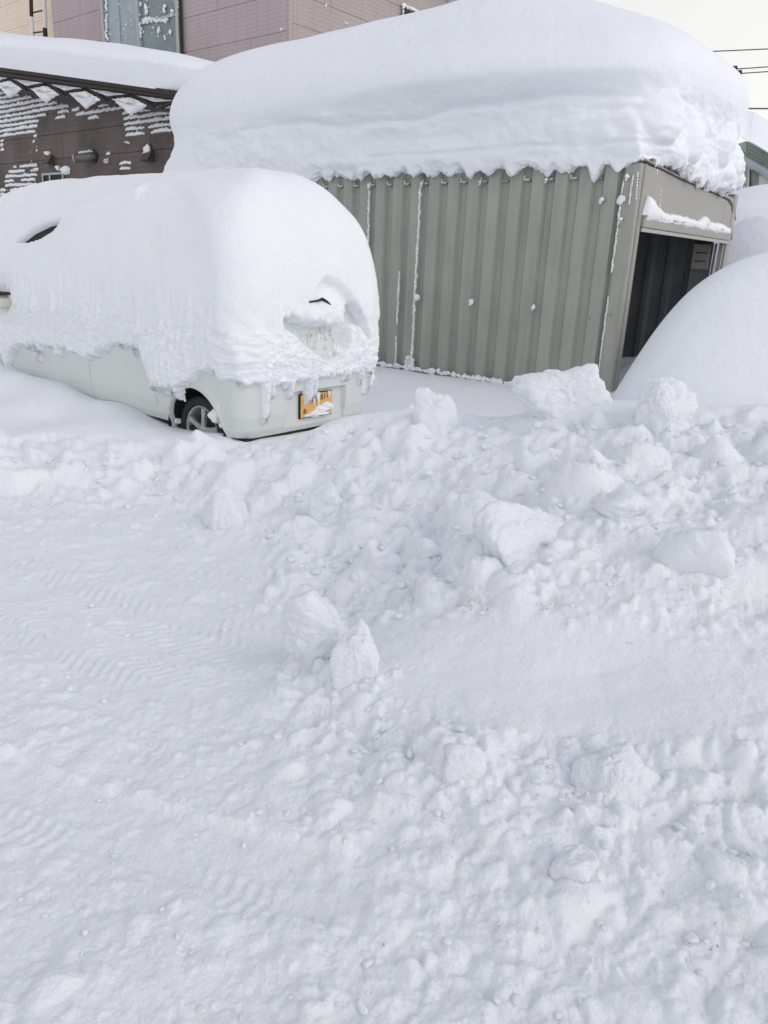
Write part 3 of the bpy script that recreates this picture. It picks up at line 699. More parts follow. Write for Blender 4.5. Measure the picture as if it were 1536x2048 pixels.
side_g = [(-.28, 2.55), (-.10, 2.50), (.01, 2.45), (.085, 2.46), (.12, 2.56), (.13, 2.70), (.14, 2.85), (.15, 3.0), (.17, 3.12), (.20, 3.24), (.21, 3.34)]
gsn = blanket('roof_snow', G, -.03, GL + .97, -.02, GW - .22, 0.0, side_g, 1.04, na=900, nr=120, nt_=80, expo=5.4, p=2.45, pc=22, matl=M_snow, warp=warp_garage)
tag(gsn, 'giant rounded mass of snow overhanging the roof of the corrugated garage', 'snow')

# snow lying on the lintel ledge
def ledge_snow():
    w0, w1 = .13, GW - .12; nw, nc = 260, 20; v = []
    for i in range(nw):
        ww = w0 + (w1 - w0) * i / (nw - 1)
        h = .05 + .10 * math.exp(-((ww - .2) / .22) ** 2) + .035 * float(fbm2(np.array([ww * 3.2]), np.array([.5]), 4, .6)[0]) + .03 * math.exp(-((ww - 1.9) / .12) ** 2)
        tp = min(1, (ww - w0) / .06 + .02, (w1 - ww) / .05 + .02) ** .6; h = max(.012, h) * tp; dpt = .055 + .02 * float(n2(np.array([ww * 5.]), np.array([3.3]))[0]) + .02 * (h > .09)
        dpt *= tp; dz = (.035 + .03 * float(n2(np.array([ww * 4.]), np.array([7.3]))[0])) * tp
        for j in range(nc):
            a = j / (nc - 1) * math.pi
            s = -.036 - dpt * math.sin(a) ** .8; z = 1.985 - dz * (1 - a / math.pi) * .8 + (h + dz) * (1 - math.cos(a)) / 2
            r_ = .008 * float(n2(np.array([ww * 22.]), np.array([j * .5]))[0]); v.append(G(s + r_, ww, z + r_))
    o = me('ledge_snow', np.array(v), gridfaces(nw, nc), M_rough)
    tag(o, 'ragged ridge of snow lying on the ledge over the garage opening', 'snow')
ledge_snow()

# snow stuck to seams, bolts and posts of the garage
def blob(sc, seed, sub=2): p, f = chunk_mesh(sub, (1, 1, 1), seed, .12, 8); return p * np.array(sc), f
def garage_bits():
    vs, fs, n = [], [], 0; rg = np.random.RandomState(9)
    def put(s, z, w_, sz, seed):
        nonlocal n
        p, f = blob((1, 1, 1), seed); q = G(s, w_, z) + p[:, :1] * U * sz[0] + p[:, 1:2] * V * sz[1] + p[:, 2:] * Z * sz[2]
        vs.append(q); fs.append(f + n); n += len(q)
    def seam(s, z0, z1, w_, wd, cover, wob=.0):
        z = z0; k = 0
        while z < z1:
            k += 1; l = rg.uniform(.02, .05)
            if n2(np.array([z * 4.0]), np.array([s * 9.]))[0] + .5 < cover: put(s + wob * (z - z0) + rg.uniform(-.3, .3) * wd, z, w_, (wd * rg.uniform(.8, 1.3), .03, l * 1.8), rg.randint(40))
            z += l * .8
    seam(seam0 + .795 * 3 + .02, .25, 2.30, -.0, .024, 1.5); seam(seam0 + .795 * 4, .9, 2.30, 0, .024, 1.5)
    for k in range(24): put(seam0 + .795 * 3 + .02 + rg.uniform(-.02, .06), .24 + rg.rand() * .12, -.01, (.06, .05, .08), rg.randint(40))
    seam(2.83, .25, 1.45, 0, .018, .75); seam(.125, .28, 1.22, -.02, .012, .7); seam(.125, 1.5, 2.28, -.02, .014, .8)
    seam(.04, 2.0, 2.35, -.02, .01, .5)
    for s, z, k in ((.09, 2.33, .8), (.95, 2.33, .6), (1.745, 2.33, .7), (2.54, 2.33, .8), (3.335, 2.33, .8), (.10, 1.95, .7), (.12, 2.13, 1.6), (.32, 2.13, .9), (.155, .50, .0), (.95, 1.08, 1.0), (1.745, 1.08, 1.25), (2.52, 1.08, 1.5), (.06, .32, 1.3), (.14, .27, 1.6)):
        if k: put(s, z + .012, -.03, (.05 * k, .035, .055 * k), rg.randint(40)); put(s + .012 * k, z - .015, -.025, (.03 * k, .03, .03 * k), rg.randint(40))
    for k in range(1, 17):     # snow on the clips in the valleys
        s = OFF + PIT * k - .195
        if s > .2 and rg.rand() < .85: put(s, 2.352, .02, (.07, .035, .014), rg.randint(40)); put(s + .035, 2.37, .015, (.012, .02, .05), rg.randint(40))
    # crust along the foot of the wall
    s = .15
    while s < 4.2:
        put(s, .235 + .02 * rg.rand(), -.03, (rg.uniform(.04, .12), .06, rg.uniform(.03, .08)), rg.randint(40)); s += rg.uniform(.03, .08)
    # streaks on the fascia
    for (x, y0, y1) in ((1316, 322, 350), (1322, 380, 412), (1276, 345, 400)):
        y = y0
        while y < y1:
            w_, z = gs(x - (y - y0) * .07, y, -.037); p, f = blob((1, 1, 1), rg.randint(40), 1)
            vs.append(G(-.037, w_, z) + p[:, :1] * U * .01 + p[:, 1:2] * V * .022 + p[:, 2:] * Z * .02); fs.append(f + n); n += len(p); y += rg.uniform(2, 7)
    tag(me('clinging_snow', np.vstack(vs), np.vstack(fs), M_rough), 'bits of snow stuck to the seams and bolts of the garage wall', kind='stuff')
garage_bits()

# ------------------------------------------------------------------ car
car = empty('parked_car', 'small white boxy hatchback buried under thick snow, rear end towards the viewer', 'car')
CL, CW_ = 4.60, 1.385
WS, WZ, WR, AR = .56, .225, .265, .335      # rear wheel
_zk = np.array([.24, .30, .40, .55, .80, .95, 1.10, 1.34, 1.60, 1.74, 1.79])
_rear = np.array([.07, .03, .005, .0, .0, .02, .05, .12, .22, .34, .50])
_front = np.array([.10, .04, .0, .0, .04, .35, .62, .90, 1.15, 1.35, 1.6])
_side = np.array([.05, .02, .004, .0, .0, .01, .02, .03, .045, .07, .20])
def insets(z): return np.interp(z, _zk, _rear), np.interp(z, _zk, _front), np.interp(z, _zk, _side)
def perimeter(nside, nrear, nfar, nfront, rc=.20, extra_s=(), extra_w=()):
    """unit rounded rectangle, from front-near corner along the near side to the rear, round, back"""
    rs_ = rc / CL; rw = rc / CW_
    pts = []
    s_line = np.unique(np.r_[np.linspace(1 - rs_, rs_, nside), np.array(extra_s) / CL])[::-1]
    for s in s_line: pts.append((s, 0.0))
    nc_ = 14
    for k in range(1, nc_): a = math.pi / 2 * k / nc_; pts.append((rs_ * (1 - math.sin(a)), rw * (1 - math.cos(a))))
    w_line = np.unique(np.r_[np.linspace(rw, 1 - rw, nrear), np.array(extra_w) / CW_])
    for w_ in w_line: pts.append((0.0, w_))
    for k in range(1, nc_): a = math.pi / 2 * k / nc_; pts.append((rs_ * (1 - math.cos(a)), 1 - rw * (1 - math.sin(a))))
    for s in np.linspace(rs_, 1 - rs_, nfar): pts.append((s, 1.0))
    for k in range(1, nc_): a = math.pi / 2 * k / nc_; pts.append((1 - rs_ * (1 - math.sin(a)), 1 - rw * (1 - math.cos(a))))
    for w_ in np.linspace(1 - rw, rw, nfront): pts.append((1.0, w_))
    for k in range(1, nc_): a = math.pi / 2 * k / nc_; pts.append((1 - rs_ * (1 - math.cos(a)), rw * (1 - math.sin(a))))
    return np.array(pts)
# plate recess on the tailgate/bumper, surveyed
r_w0, r_z1 = cs(575, 793); r_w1, _ = cs(692, 768); r_z0 = cs(600, 852)[1]; r_z1 = cs(597, 785)[1] + .005
def body_grid():
    seam_s = [cw(178, 730)[0], cw(318, 780)[0] + .05]
    xs = []
    for s in seam_s: xs += [s - .006, s - .002, s + .002, s + .006]
    ws = [r_w0 - .006, r_w0, r_w1, r_w1 + .006]
    per = perimeter(240, 150, 30, 30, .15, xs, ws)
    zr = np.unique(np.r_[np.linspace(.24, .95, 90), np.linspace(.95, 1.79, 60), r_z0, r_z0 - .006, r_z1, r_z1 + .006])
    ri, fi, si = insets(zr)
    S = ri[:, None] + per[None, :, 0] * (CL - ri - fi)[:, None]; W_ = si[:, None] + per[None, :, 1] * (CW_ - 2 * si)[:, None]; Zc = np.repeat(zr[:, None], len(per), 1)
    # recess
    rear = (per[:, 0] < .001)[None, :]; ins = rear & (W_ > r_w0 - .001) & (W_ < r_w1 + .001) & (Zc > r_z0 - .001) & (Zc < r_z1 + .001)
    S = np.where(ins, .045, S)
    near = (per[:, 1] < .001)[None, :]
    for s in seam_s: W_ = np.where(near & (np.abs(S - s) < .003) & (Zc < .95), W_ + .012, W_)
    # wheel arch
    d = np.hypot(S - WS, Zc - WZ)
    fl = near & (d > AR) & (d < AR + .05); W_ = np.where(fl, W_ - .012 * (1 - (d - AR) / .05), W_)       # flared lip
    sn = near & (np.abs(d - AR) < .008); S = np.where(sn, WS + (S - WS) * AR / d, S); Zc = np.where(sn, WZ + (Zc - WZ) * AR / d, Zc)
    # roof cap rows
    rows = [np.stack([S[j], W_[j], Zc[j]], -1) for j in range(len(zr))]
    c = rows[-1].mean(0)
    for k in (.8, .5, .2, .02): q = c + (rows[len(zr) - 1] - c) * k; q[:, 2] = 1.79 + .03 * (1 - k); rows.append(q)
    A = np.array(rows); n = A.shape[1]; F = gridfaces(A.shape[0], n, True); v = A.reshape(-1, 3)
    fc = v[F].mean(1); d = np.hypot(fc[:, 0] - WS, fc[:, 2] - WZ); keep = ~((fc[:, 1] < .06) & (d < AR))
    bad = np.zeros(len(v), bool); bad[F[~keep].ravel()] = True; good = np.zeros(len(v), bool); good[F[keep].ravel()] = True
    bd = bad & good & (v[:, 1] < .06); dd = np.hypot(v[:, 0] - WS, v[:, 2] - WZ); sc_ = np.where(bd, AR / np.maximum(dd, 1e-6), 1)
    v[:, 0] = WS + (v[:, 0] - WS) * sc_; v[:, 2] = np.where(bd, WZ + (v[:, 2] - WZ) * sc_, v[:, 2])
    F = F[keep]; fc = fc[keep]
    P = PC + v[:, :1] * U + v[:, 1:2] * V + v[:, 2:] * Z
    def sub(name, mask, label=None, matl=M_white):
        Fk = F[mask]; idx, inv = np.unique(Fk, return_inverse=True); o = me(name, P[idx], inv.reshape(Fk.shape), matl, car)
        if label: o['label'] = label
        return o
    nearf = (fc[:, 1] < .25) & (fc[:, 0] > .22); door = nearf & (fc[:, 0] > seam_s[0]) & (fc[:, 0] < 2.95) & (fc[:, 2] < 1.0)
    win = (fc[:, 1] < .25) & (fc[:, 0] > 2.0) & (fc[:, 0] < 3.5) & (fc[:, 2] > 1.12) & (fc[:, 2] < 1.75)
    bump = (fc[:, 0] < .2) & (fc[:, 2] < r_z1 + .01)
    sub('front_door', door); sub('side_window', win, matl=M_glass); sub('rear_bumper', bump & ~door)
    sub('body', ~door & ~win & ~bump)
body_grid()
MB().box(CAR, np.array((.08, .08, .10)), np.array((CL - .1, CW_ - .08, .235))).build('underbody', M_black, car)
# wheel arch liner
def liner():
    v, f = [], []; n = 40
    for j, (w_, rr) in enumerate(((.004, AR), (.05, AR - .003), (.30, AR - .01), (.30, .02))):
        for i in range(n): a = 2 * math.pi * i / n; v.append(CAR(WS + rr * math.cos(a), w_, WZ + rr * math.sin(a)))
    me('wheel_arch', v, gridfaces(4, n, True), M_black, car)
liner()
def arch_trim():
    v = []; n = 60
    for i in range(n):
        a = math.radians(-14 + 208 * i / (n - 1))
        for rr, dw in ((AR - .006, .03), (AR - .006, -.014), (AR + .010, -.018), (AR + .026, -.004), (AR + .028, .012)):
            z = WZ + rr * math.sin(a); v.append(CAR(WS + rr * math.cos(a), float(np.interp(z, _zk, _side)) + dw, z))
    me('arch_lip', v, gridfaces(n, 5), M_white, car)
arch_trim()
# wheel: tyre, rim with five paired spokes, hub
wheel = empty('wheel', None, None); wheel.parent = car
def wheel_parts():
    WF = lambda r, a, w_: CAR(WS + r * math.cos(a), w_, WZ + r * math.sin(a))
    def lathe(name, prof, matl, n=56):
        v = [WF(r, 2 * math.pi * i / n, w_) for (r, w_) in prof for i in range(n)]
        return me(name, v, gridfaces(len(prof), n, True), matl, wheel)
    lathe('tyre', [(.185, .075), (.19, .062), (.215, .052), (.245, .056), (.262, .075), (.265, .10), (.265, .2), (.25, .22)], M_black)
    lathe('rim', [(.188, .074), (.186, .064), (.178, .066), (.172, .085), (.165, .12), (.16, .19)], M_alloy)
    lathe('hub_cap', [(.045, .075), (.04, .068), (.0, .066)], M_alloy, 24)
    lathe('brake_disc', [(.155, .16), (.05, .15), (.0, .15)], mat('rusty_disc', (.05, .045, .04), .6), 32)
    for k in range(5):
        a = math.pi / 2 + k * 2 * math.pi / 5 + .12; mb = MB()
        for da in (-.0,):
            v = []
            for (r, hw_, w_) in ((.035, .022, .072), (.10, .017, .070), (.172, .021, .068)):
                for sgn in (-1, 1):
                    for dw in (0, .022):
                        c, s_ = math.cos(a), math.sin(a); v.append(CAR(WS + r * c - sgn * hw_ * s_, w_ + dw, WZ + r * s_ + sgn * hw_ * c))
            f = []
            for i in (0, 4): f += [(i, i + 4, i + 6, i + 2), (i + 1, i + 3, i + 7, i + 5), (i, i + 1, i + 5, i + 4), (i + 2, i + 6, i + 7, i + 3)]
            mb.add(v, f)
        mb.build('spoke', M_alloy, wheel)
wheel_parts()
# licence plate with its frame and lettering
def plate():
    pw0, pz1 = cs(598, 789, .03); pw1, _ = cs(664, 778, .03); pz0 = cs(604, 836, .03)[1]
    pz1 = pz0 + .175; cx_, cz_ = (pw0 + pw1) / 2, (pz0 + pz1) / 2; hw_, hz = .168, (pz1 - pz0) / 2
    pl = box('licence_plate', CAR, (.018, cx_ - hw_, cz_ - hz), (.026, cx_ + hw_, cz_ + hz), M_plate, car, .002)
    box('plate_backing', CAR, (.027, cx_ - hw_ - .006, cz_ - hz - .006), (.040, cx_ + hw_ + .006, cz_ + hz + .006), M_black, car)
    def text(txt, w_, z, size, sx=1.0):
        cu = bpy.data.curves.new('lettering', 'FONT'); cu.body = txt; cu.size = size; cu.align_x = 'CENTER'; cu.align_y = 'CENTER'; cu.extrude = .0006
        cu.materials.append(M_ink); o = bpy.data.objects.new('lettering', cu); COL.objects.link(o)
        mt = Matrix((tuple(V * sx) + (0,), (0, 0, 1, 0), tuple(-U) + (0,), (0, 0, 0, 1))).transposed()
        mt.translation = Vector(CAR(.0165, w_, z))
        dg = bpy.context.evaluated_depsgraph_get(); dg.update(); mesh = bpy.data.meshes.new_from_object(o.evaluated_get(dg)); bpy.data.objects.remove(o)
        mesh.transform(mt); mesh.materials.clear(); mesh.materials.append(M_ink); o = bpy.data.objects.new('lettering', mesh); COL.objects.link(o); o.parent = pl; return o
    text('札幌', cx_ - .040, cz_ + .052, .052, 1.0); text('581', cx_ + .052, cz_ + .052, .062, .95)
    text('あ', cx_ - hw_ + .038, cz_ - .040, .048)
    for q in (-1, 1): MB().tube([CAR(.017, cx_ + q * (hw_ - .055 + .0 * q), cz_ + .054), CAR(.013, cx_ + q * (hw_ - .055), cz_ + .054)], .006, 10).build('screw', M_dark, pl)
    # snow caked over the lower right of the plate
    def cake(wc, zc, sw, sz, seed, thick=.05):
        p, f = chunk_mesh(3, (1, 1, 1), seed, .08, 10)
        return CAR(.02, wc, zc) + p[:, :1] * U * thick + p[:, 1:2] * V * sw + p[:, 2:] * Z * sz, f
    parts = [cake(cx_ + .055, cz_ - .040, .20, .085, 2), cake(cx_ + .12, cz_ - .025, .12, .09, 5), cake(cx_ - .02, cz_ - .062, .16, .05, 7), cake(cx_ + .02, cz_ - .072, .26, .03, 9)]
    for (dw, l) in ((-.095, .05), (-.045, .095), (-.015, .06), (.0, .10), (.115, .05)):
        mb = MB(); p0 = CAR(.0, cx_ + dw, pz1 + .01); mb.tube([p0, p0 - Z * l * .5, p0 - Z * l], [.012, .009, .003], 8)
        parts.append((np.array(mb.v), np.array([q for q in mb.f if len(q) == 4])))
    mb = MB()
    for p, f in parts: mb.add(p, [tuple(q) for q in f])
    tag(mb.build('plate_snow', M_rough, None, True), 'cake of snow and ice drips over the yellow number plate', 'snow')
plate()
# rear wiper and door mirror
wp = [CAR(-.02, *cs(x, y, -.07)) for x, y in ((618, 604), (636, 601), (644, 598), (652, 603), (662, 612))]
wpo = [p - U * .055 for p in wp]
MB().tube(wpo, [.006, .008, .012, .011, .006], 8).build('rear_wiper', M_black, car)
ms, mz = cw(0, 600, -.12)
MB().box(CAR, np.array((ms - .13, -.20, mz - .075)), np.array((ms + .2, -.06, mz + .05)), .03).build('door_mirror', mat('mirror_cream', (.62, .60, .52), .35), car)
MB().box(CAR, np.array((ms - .16, -.21, mz + .055)), np.array((ms + .2, -.04, mz + .075)), .01).build('mirror_cap', M_black, car)

# snow shell on the car
def poly_sd(x, y, poly):
    """signed distance to polygon, positive inside"""
    P = np.array(poly); d = np.full(x.shape, 1e9); ins = np.zeros(x.shape, bool)
    for i in range(len(P)):
        a = P[i]; b = P[(i + 1) % len(P)]; e_ = b - a; t = np.clip(((x - a[0]) * e_[0] + (y - a[1]) * e_[1]) / (e_ @ e_), 0, 1)
        d = np.minimum(d, np.hypot(x - a[0] - t * e_[0], y - a[1] - t * e_[1]))
        c = ((a[1] > y) != (b[1] > y)) & (x < (b[0] - a[0]) * (y - a[1]) / (b[1] - a[1] + 1e-12) + a[0]); ins ^= c
    return np.where(ins, d, -d)
DN, DP = 4.4, 2.65
def car_snow():
    per = perimeter(370, 210, 40, 40, .15); n = len(per)
    Z0 = 1.0; zr = np.linspace(.26, Z0, 190); NZL = len(zr)
    ri, fi, si = insets(zr)
    S = ri[:, None] + per[None, :, 0] * (CL - ri - fi)[:, None]; W_ = si[:, None] + per[None, :, 1] * (CW_ - 2 * si)[:, None]; Zc = np.repeat(zr[:, None], n, 1)
    # above the belt line the snow is a dome of its own
    g = .085; kap = 1 - np.linspace(0, 1, 121)[1:] ** 2.3
    base_s, base_w = S[-1], W_[-1]; cs_, cw0 = .5 * (base_s.min() + base_s.max()), CW_ / 2
    Sd = cs_ + (base_s - cs_)[None] * kap[:, None]; Wd = cw0 + (base_w - cw0)[None] * kap[:, None]
    smin, smax, wmin, wmax = base_s.min(), base_s.max(), base_w.min(), base_w.max()
    RS, RR_, RF = (wmax - wmin) / 2, .54, 1.35
    xs_ = np.clip(1 - np.minimum(Wd - wmin, wmax - Wd) / RS, 0, 1); xr_ = np.clip(1 - (Sd - smin) / RR_, 0, 1); xf_ = np.clip(1 - (smax - Sd) / RF, 0, 1)
    rr_ = (xs_ ** DN + xr_ ** DN + xf_ ** DN) ** (1 / DN)
    x1 = np.clip(1 - np.minimum(base_w - wmin, wmax - base_w) / RS, 0, 1); x2 = np.clip(1 - (base_s - smin) / RR_, 0, 1); x3 = np.clip(1 - (smax - base_s) / RF, 0, 1)
    rr_ = np.clip(rr_ / ((x1 ** DN + x2 ** DN + x3 ** DN) ** (1 / DN))[None], 0, 1)
    kk_ = kap[:, None]; rr_ = np.maximum(rr_, 0); rr_ = rr_ + 0 * kk_
    hd = (1 - rr_ ** DP) ** (1 / DP); Zd = Z0 + (1.99 - Z0) * hd
    S = np.vstack([S, Sd]); W_ = np.vstack([W_, Wd]); Zb = np.vstack([Zc, Zd]); Zc = Zb
    ver = 1 - np.vstack([np.zeros((NZL, n)), hd ** 2.5])
    # outward plan normal of the unit shape
    dS = np.roll(per[:, 0], -1) - np.roll(per[:, 0], 1); dW = np.roll(per[:, 1], -1) - np.roll(per[:, 1], 1)
    tx, ty = dS * CL, dW * CW_; nn = np.hypot(tx, ty) + 1e-9; nx, ny = (ty / nn), (-tx / nn)
    cxm = (per[:, 0] - .5) * nx + (per[:, 1] - .5) * ny; sg = np.sign(cxm); nx, ny = nx * sg, ny * sg
    arc = np.cumsum(nn) * .5; AL = np.repeat(arc[None], S.shape[0], 0)
    near = ny < -.7; rear = nx < -.7
    rg = np.random.RandomState(77)
    # lower edge of the snow round the car
    sx = [cw(x, y) for x, y in ((0, 640), (20, 735), (40, 690), (120, 692), (178, 715), (230, 690), (290, 692), (302, 730), (312, 762), (345, 776), (372, 772), (396, 758), (402, 745), (430, 742), (455, 760))]
    sx = sorted(sx); zs = np.interp(S, [p[0] for p in sx], [p[1] for p in sx])
    rx = sorted([cs(x, y) for x, y in ((482, 776), (540, 772), (600, 762), (660, 752), (740, 738))]); zw = np.interp(W_, [p[0] for p in rx], [p[1] for p in rx])
    wr = ss(-.3, .3, (-nx) - (-ny))[None, :] * (nx < .3)[None, :]
    zl = zs * (1 - wr) + zw * wr
    zl = np.where((ny > .5)[None, :] | (nx > .5)[None, :], .5, zl)
    # ragged edge, icicle columns
    zl = zl + .045 * fbm2(AL * 9, Zc * 0 + 1, 4, .6)
    ic = np.zeros(n); pl0, pl1 = cs(590, 790)[0], cs(680, 790)[0]
    for _ in range(90):
        a0 = rg.rand() * arc[-1]; l = rg.uniform(.02, .10) * (1 if rg.rand() < .85 else 1.8); k0 = np.argmin(np.abs(arc - a0))
        if nx[k0] < -.9 and pl0 < per[k0, 1] * CW_ < pl1: continue
        ic = np.maximum(ic, l * np.exp(-((arc - a0) / rg.uniform(.005, .010)) ** 2))
    for (x, y) in ((525, 850), (530, 838), (612, 812), (622, 800), (575, 800), (725, 790), (540, 800)):
        w0, z0 = cs(x, y); k = np.argmin(np.abs((per[:, 1] * CW_ - w0)) + 9 * (nx > -.9)); ic = np.maximum(ic, (zw[0, k] - z0) * np.exp(-((arc - arc[k]) / .011) ** 2))
    zl = zl - ic[None, :]
    edge = Zc - zl
    t = .055 * ss(-.004, .03, edge) + .03 * ss(.0, .25, edge) - .03 * (edge < 0.0)
    t = t + .02 * ss(.7, 1.0, Zc)
    # hanging wad over the wheel arch
    hs_, hz_ = cw(350, 740); d = ((S - hs_) / .22) ** 2 + ((Zc - hz_) / .28) ** 2; t = t + .07 * np.exp(-d) * near[None, :]
    # mid-height crust line on the side
    P3 = np.stack([S, W_, Zc], -1)
    rough = 1 - ss(1.0, 1.35, Zc)
    streak = fbm2(AL * 16, Zc * 2.2 + 3, 3, .6); pit = fbm3(P3 * 17, 3, .6)
    t = t + (edge > 0) * ((.10 + rough) * ss(.3, .9, ver) * .022 * streak + rough * .022 * pit + (.3 + .7 * rough) * .008 * fbm3(P3 * 55, 2, .6))
    t = t + (edge > 0) * .02 * fbm3(P3 * np.array([2.5, 2.5, 1.2]), 3)
    # bare window-wiper hollow on the tailgate
    rearm = rear[None, :] & np.ones_like(S, bool)
    hollow = [cs(x, y) for x, y in ((556, 640), (566, 656), (585, 675), (612, 699), (640, 716), (655, 723), (668, 713), (680, 692), (686, 655), (700, 642), (712, 655), (722, 675), (716, 640), (700, 612), (682, 620), (672, 650), (650, 653), (620, 650), (590, 648), (572, 636))]
    sdh = poly_sd(W_, Zc, hollow) + .008 * fbm2(W_ * 25, Zc * 25, 3)
    m = ss(-.02, .008, sdh) * rearm; t = t * (1 - m) + (-.03 - .10 * ss(.98, 1.15, Zc)) * m
    drips = .55 * ss(.10, .40, fbm2(W_ * 55, Zc * 9, 2)) * ss(.3, 1, m) * .085; t = t + drips
    # groove above the wiper and slot behind it
    g2_ = [cs(x, y) for x, y in ((622, 585), (640, 560), (668, 570), (702, 612), (716, 650), (700, 640), (676, 606), (660, 600), (645, 596))]
    sg_ = poly_sd(W_, Zc, g2_); m = ss(-.03, .02, sg_) * rearm; t = t - .062 * m
    lump = [cs(x, y) for x, y in ((600, 622), (640, 612), (668, 628), (664, 648), (640, 650), (600, 645))]
    t = t + .05 * ss(-.03, .03, poly_sd(W_, Zc, lump)) * rearm * (1 + .6 * fbm3(P3 * 20, 2))
    # slit at the side window
    slit = [cw(x, y, .10) for x, y in ((62, 489), (84, 473), (112, 460), (142, 453), (132, 468), (112, 481), (90, 488))]
    sl = poly_sd(S, Zc, slit)
    m = ss(-.012, .006, sl) * near[None, :]; t = t * (1 - m) - .06 * m
    brow = [cw(x, y) for x, y in ((60, 480), (110, 452), (150, 440), (210, 412), (240, 400), (150, 425), (90, 450))]
    t = t + .035 * ss(-.08, .03, poly_sd(S, Zc, brow)) * near[None, :]
    NZ = NZL
    hz = ver ** .5
    S2 = S + nx[None] * t * hz; W2 = W_ + ny[None] * t * hz; Z2 = Zb + (1 - ver) * t
    rows = [np.stack([S2[j], W2[j], Z2[j]], -1) for j in range(S2.shape[0])]
    A = np.array(rows)
    # slump: round the windscreen side down
    v = A.reshape(-1, 3); P = PC + v[:, :1] * U + v[:, 1:2] * V + v[:, 2:] * Z
    Fq = gridfaces(A.shape[0], n, True); ef = edge.reshape(-1)[Fq].max(1); hole = np.where(near[None], sl + .004 * fbm2(S * 40, Zc * 40, 2), -1).reshape(-1)[Fq].mean(1) > .003; Fq = Fq[(ef > -.012) & ~hole]
    idx, inv = np.unique(Fq, return_inverse=True)
    o = me('car_snow', P[idx], inv.reshape(Fq.shape), M_rough)
    tag(o, 'thick crusted snow cap covering the roof and flanks of the parked white hatchback', 'snow')
car_snow()
def wheel_snow():
    parts = []
    for (x, y, sx_, sz_, sd_) in ((427, 836, .11, .10, 3), (436, 812, .09, .10, 4), (424, 795, .08, .05, 6), (445, 850, .05, .05, 8), (352, 842, .04, .04, 10)):
        s, z = cw(x, y, .02); p, f = chunk_mesh(3, (1, 1, 1), sd_, .07); parts.append((CAR(s, .04, z) + p[:, :1] * U * sx_ + p[:, 1:2] * V * .08 + p[:, 2:] * Z * sz_, f))
    mb = MB()
    for p, f in parts: mb.add(p, [tuple(q) for q in f])
    tag(mb.build('wheel_snow', M_rough, None, True), 'clods of snow packed against the rear wheel of the car', 'snow')
wheel_snow()

# ------------------------------------------------------------------ smooth drifts on the right
def drift(name, label, c, half, rot, z0, h, p=2.2, ex=2.2, na=260, nr=90, lumps=0.015, warp=None):
    th = np.linspace(0, 2 * math.pi, na, endpoint=False); q = np.linspace(0, math.pi / 2, nr)
    r_ = np.cos(q) ** (2 / p); r_[-1] = 0; hh = np.sin(q) ** (2 / ex)
    X = half[0] * r_[:, None] * np.cos(th); Y = half[1] * r_[:, None] * np.sin(th); Zc = z0 + h * hh[:, None] + 0 * X
    if warp: X, Y, Zc = warp(X, Y, Zc, hh[:, None] + 0 * X)
    ca, sa = math.cos(rot), math.sin(rot); x = c[0] + X * ca - Y * sa; y = c[1] + X * sa + Y * ca
    P = np.stack([x, y, Zc], -1); P = P + lumps * fbm3(P * 1.1, 3)[..., None] * np.array([.5, .5, 1])
    o = me(name, P.reshape(-1, 3), gridfaces(nr, na, True), M_snow); tag(o, label, 'snow drift'); return o
gc = GC + (-1.45) * U + 2.75 * V
def wdr(X, Y, Zc, H):     # undercut belly on the camera side
    k = np.clip(-Y / .9, 0, 1) * np.exp(-((H - .50) / .22) ** 2) * ss(-2.2, -.6, X); Y = Y - .22 * k
    k2 = np.clip(-Y / .9, 0, 1) * (1 - ss(.26, .38, H)) * ss(-2.0, -.9, X); Y = Y + .85 * k2
    X = X + .15 * np.sin(math.pi * np.clip(H, 0, 1)) * ss(-.6, -2.6, X) - .12 * (1 - H) ** 3 * ss(-.6, -2.6, X)
    Zc = Zc + .50 * ss(.1, 2.9, X) * H ** .6
    return X, Y, Zc
drift('snow_drift', 'smooth swelling snow drift blocking the garage opening', (5.02, 7.45), (2.9, 1.2), .16, .16, 1.66, 3.3, 2.4, warp=wdr)
def wdb(X, Y, Zc, H): return X, Y, Zc - .26 * np.clip(X + 2.6, 0, 9) * H
drift('snow_drift', 'sloping snow bank between the garage corner and the smooth drift', (7.9, 12.3), (3.4, 1.5), .1, .2, 2.35, 5, 3.2, warp=wdb)
drift('snow_drift', 'high level snow bank in front of the green house', (10.5, 14.8), (5.4, 1.6), 0, .2, 2.95, 6, 5)

# ------------------------------------------------------------------ brown annex behind the car
annex = empty('annex', 'dark brown sided annex with snow caught in its wall grooves, behind the car', 'building')
AW = 1.0
def boards(par, w_, s0, s1, z0, z1, bh, bl, matl, thick=.03, gap=.008, name='siding_board', axis='w', clip=None):
    """rows of boards on a wall; axis 'w': wall plane w=const running along s; axis 's': plane s=const running along w"""
    row = 0; z = z0
    while z < z1 - .01:
        a = s0 - (row % 3) * bl / 3
        while a < s1:
            lo, hi = max(a, s0), min(a + bl, s1)
            if hi - lo > .05:
                zz = min(z + bh, z1) - gap
                if axis == 'w': bb = ((lo, w_, z), (hi - gap, w_ + thick, zz))
                else: bb = ((w_, lo, z), (w_ + thick, hi - gap, zz))
                box(name, G, bb[0], bb[1], matl, par)
            a += bl
        z += bh; row += 1
box('wall', G, (7.3, AW + .034, 0), (19, 3.5, 3.75), M_brown, annex)
box('gable_wall', G, (8.0, AW + .034, 3.753), (19, 3.4, 4.0), M_brown, annex)
boards(annex, AW, 7.3, 17.0, 1.35, 3.96, .45, 3.0, M_wall_brown)
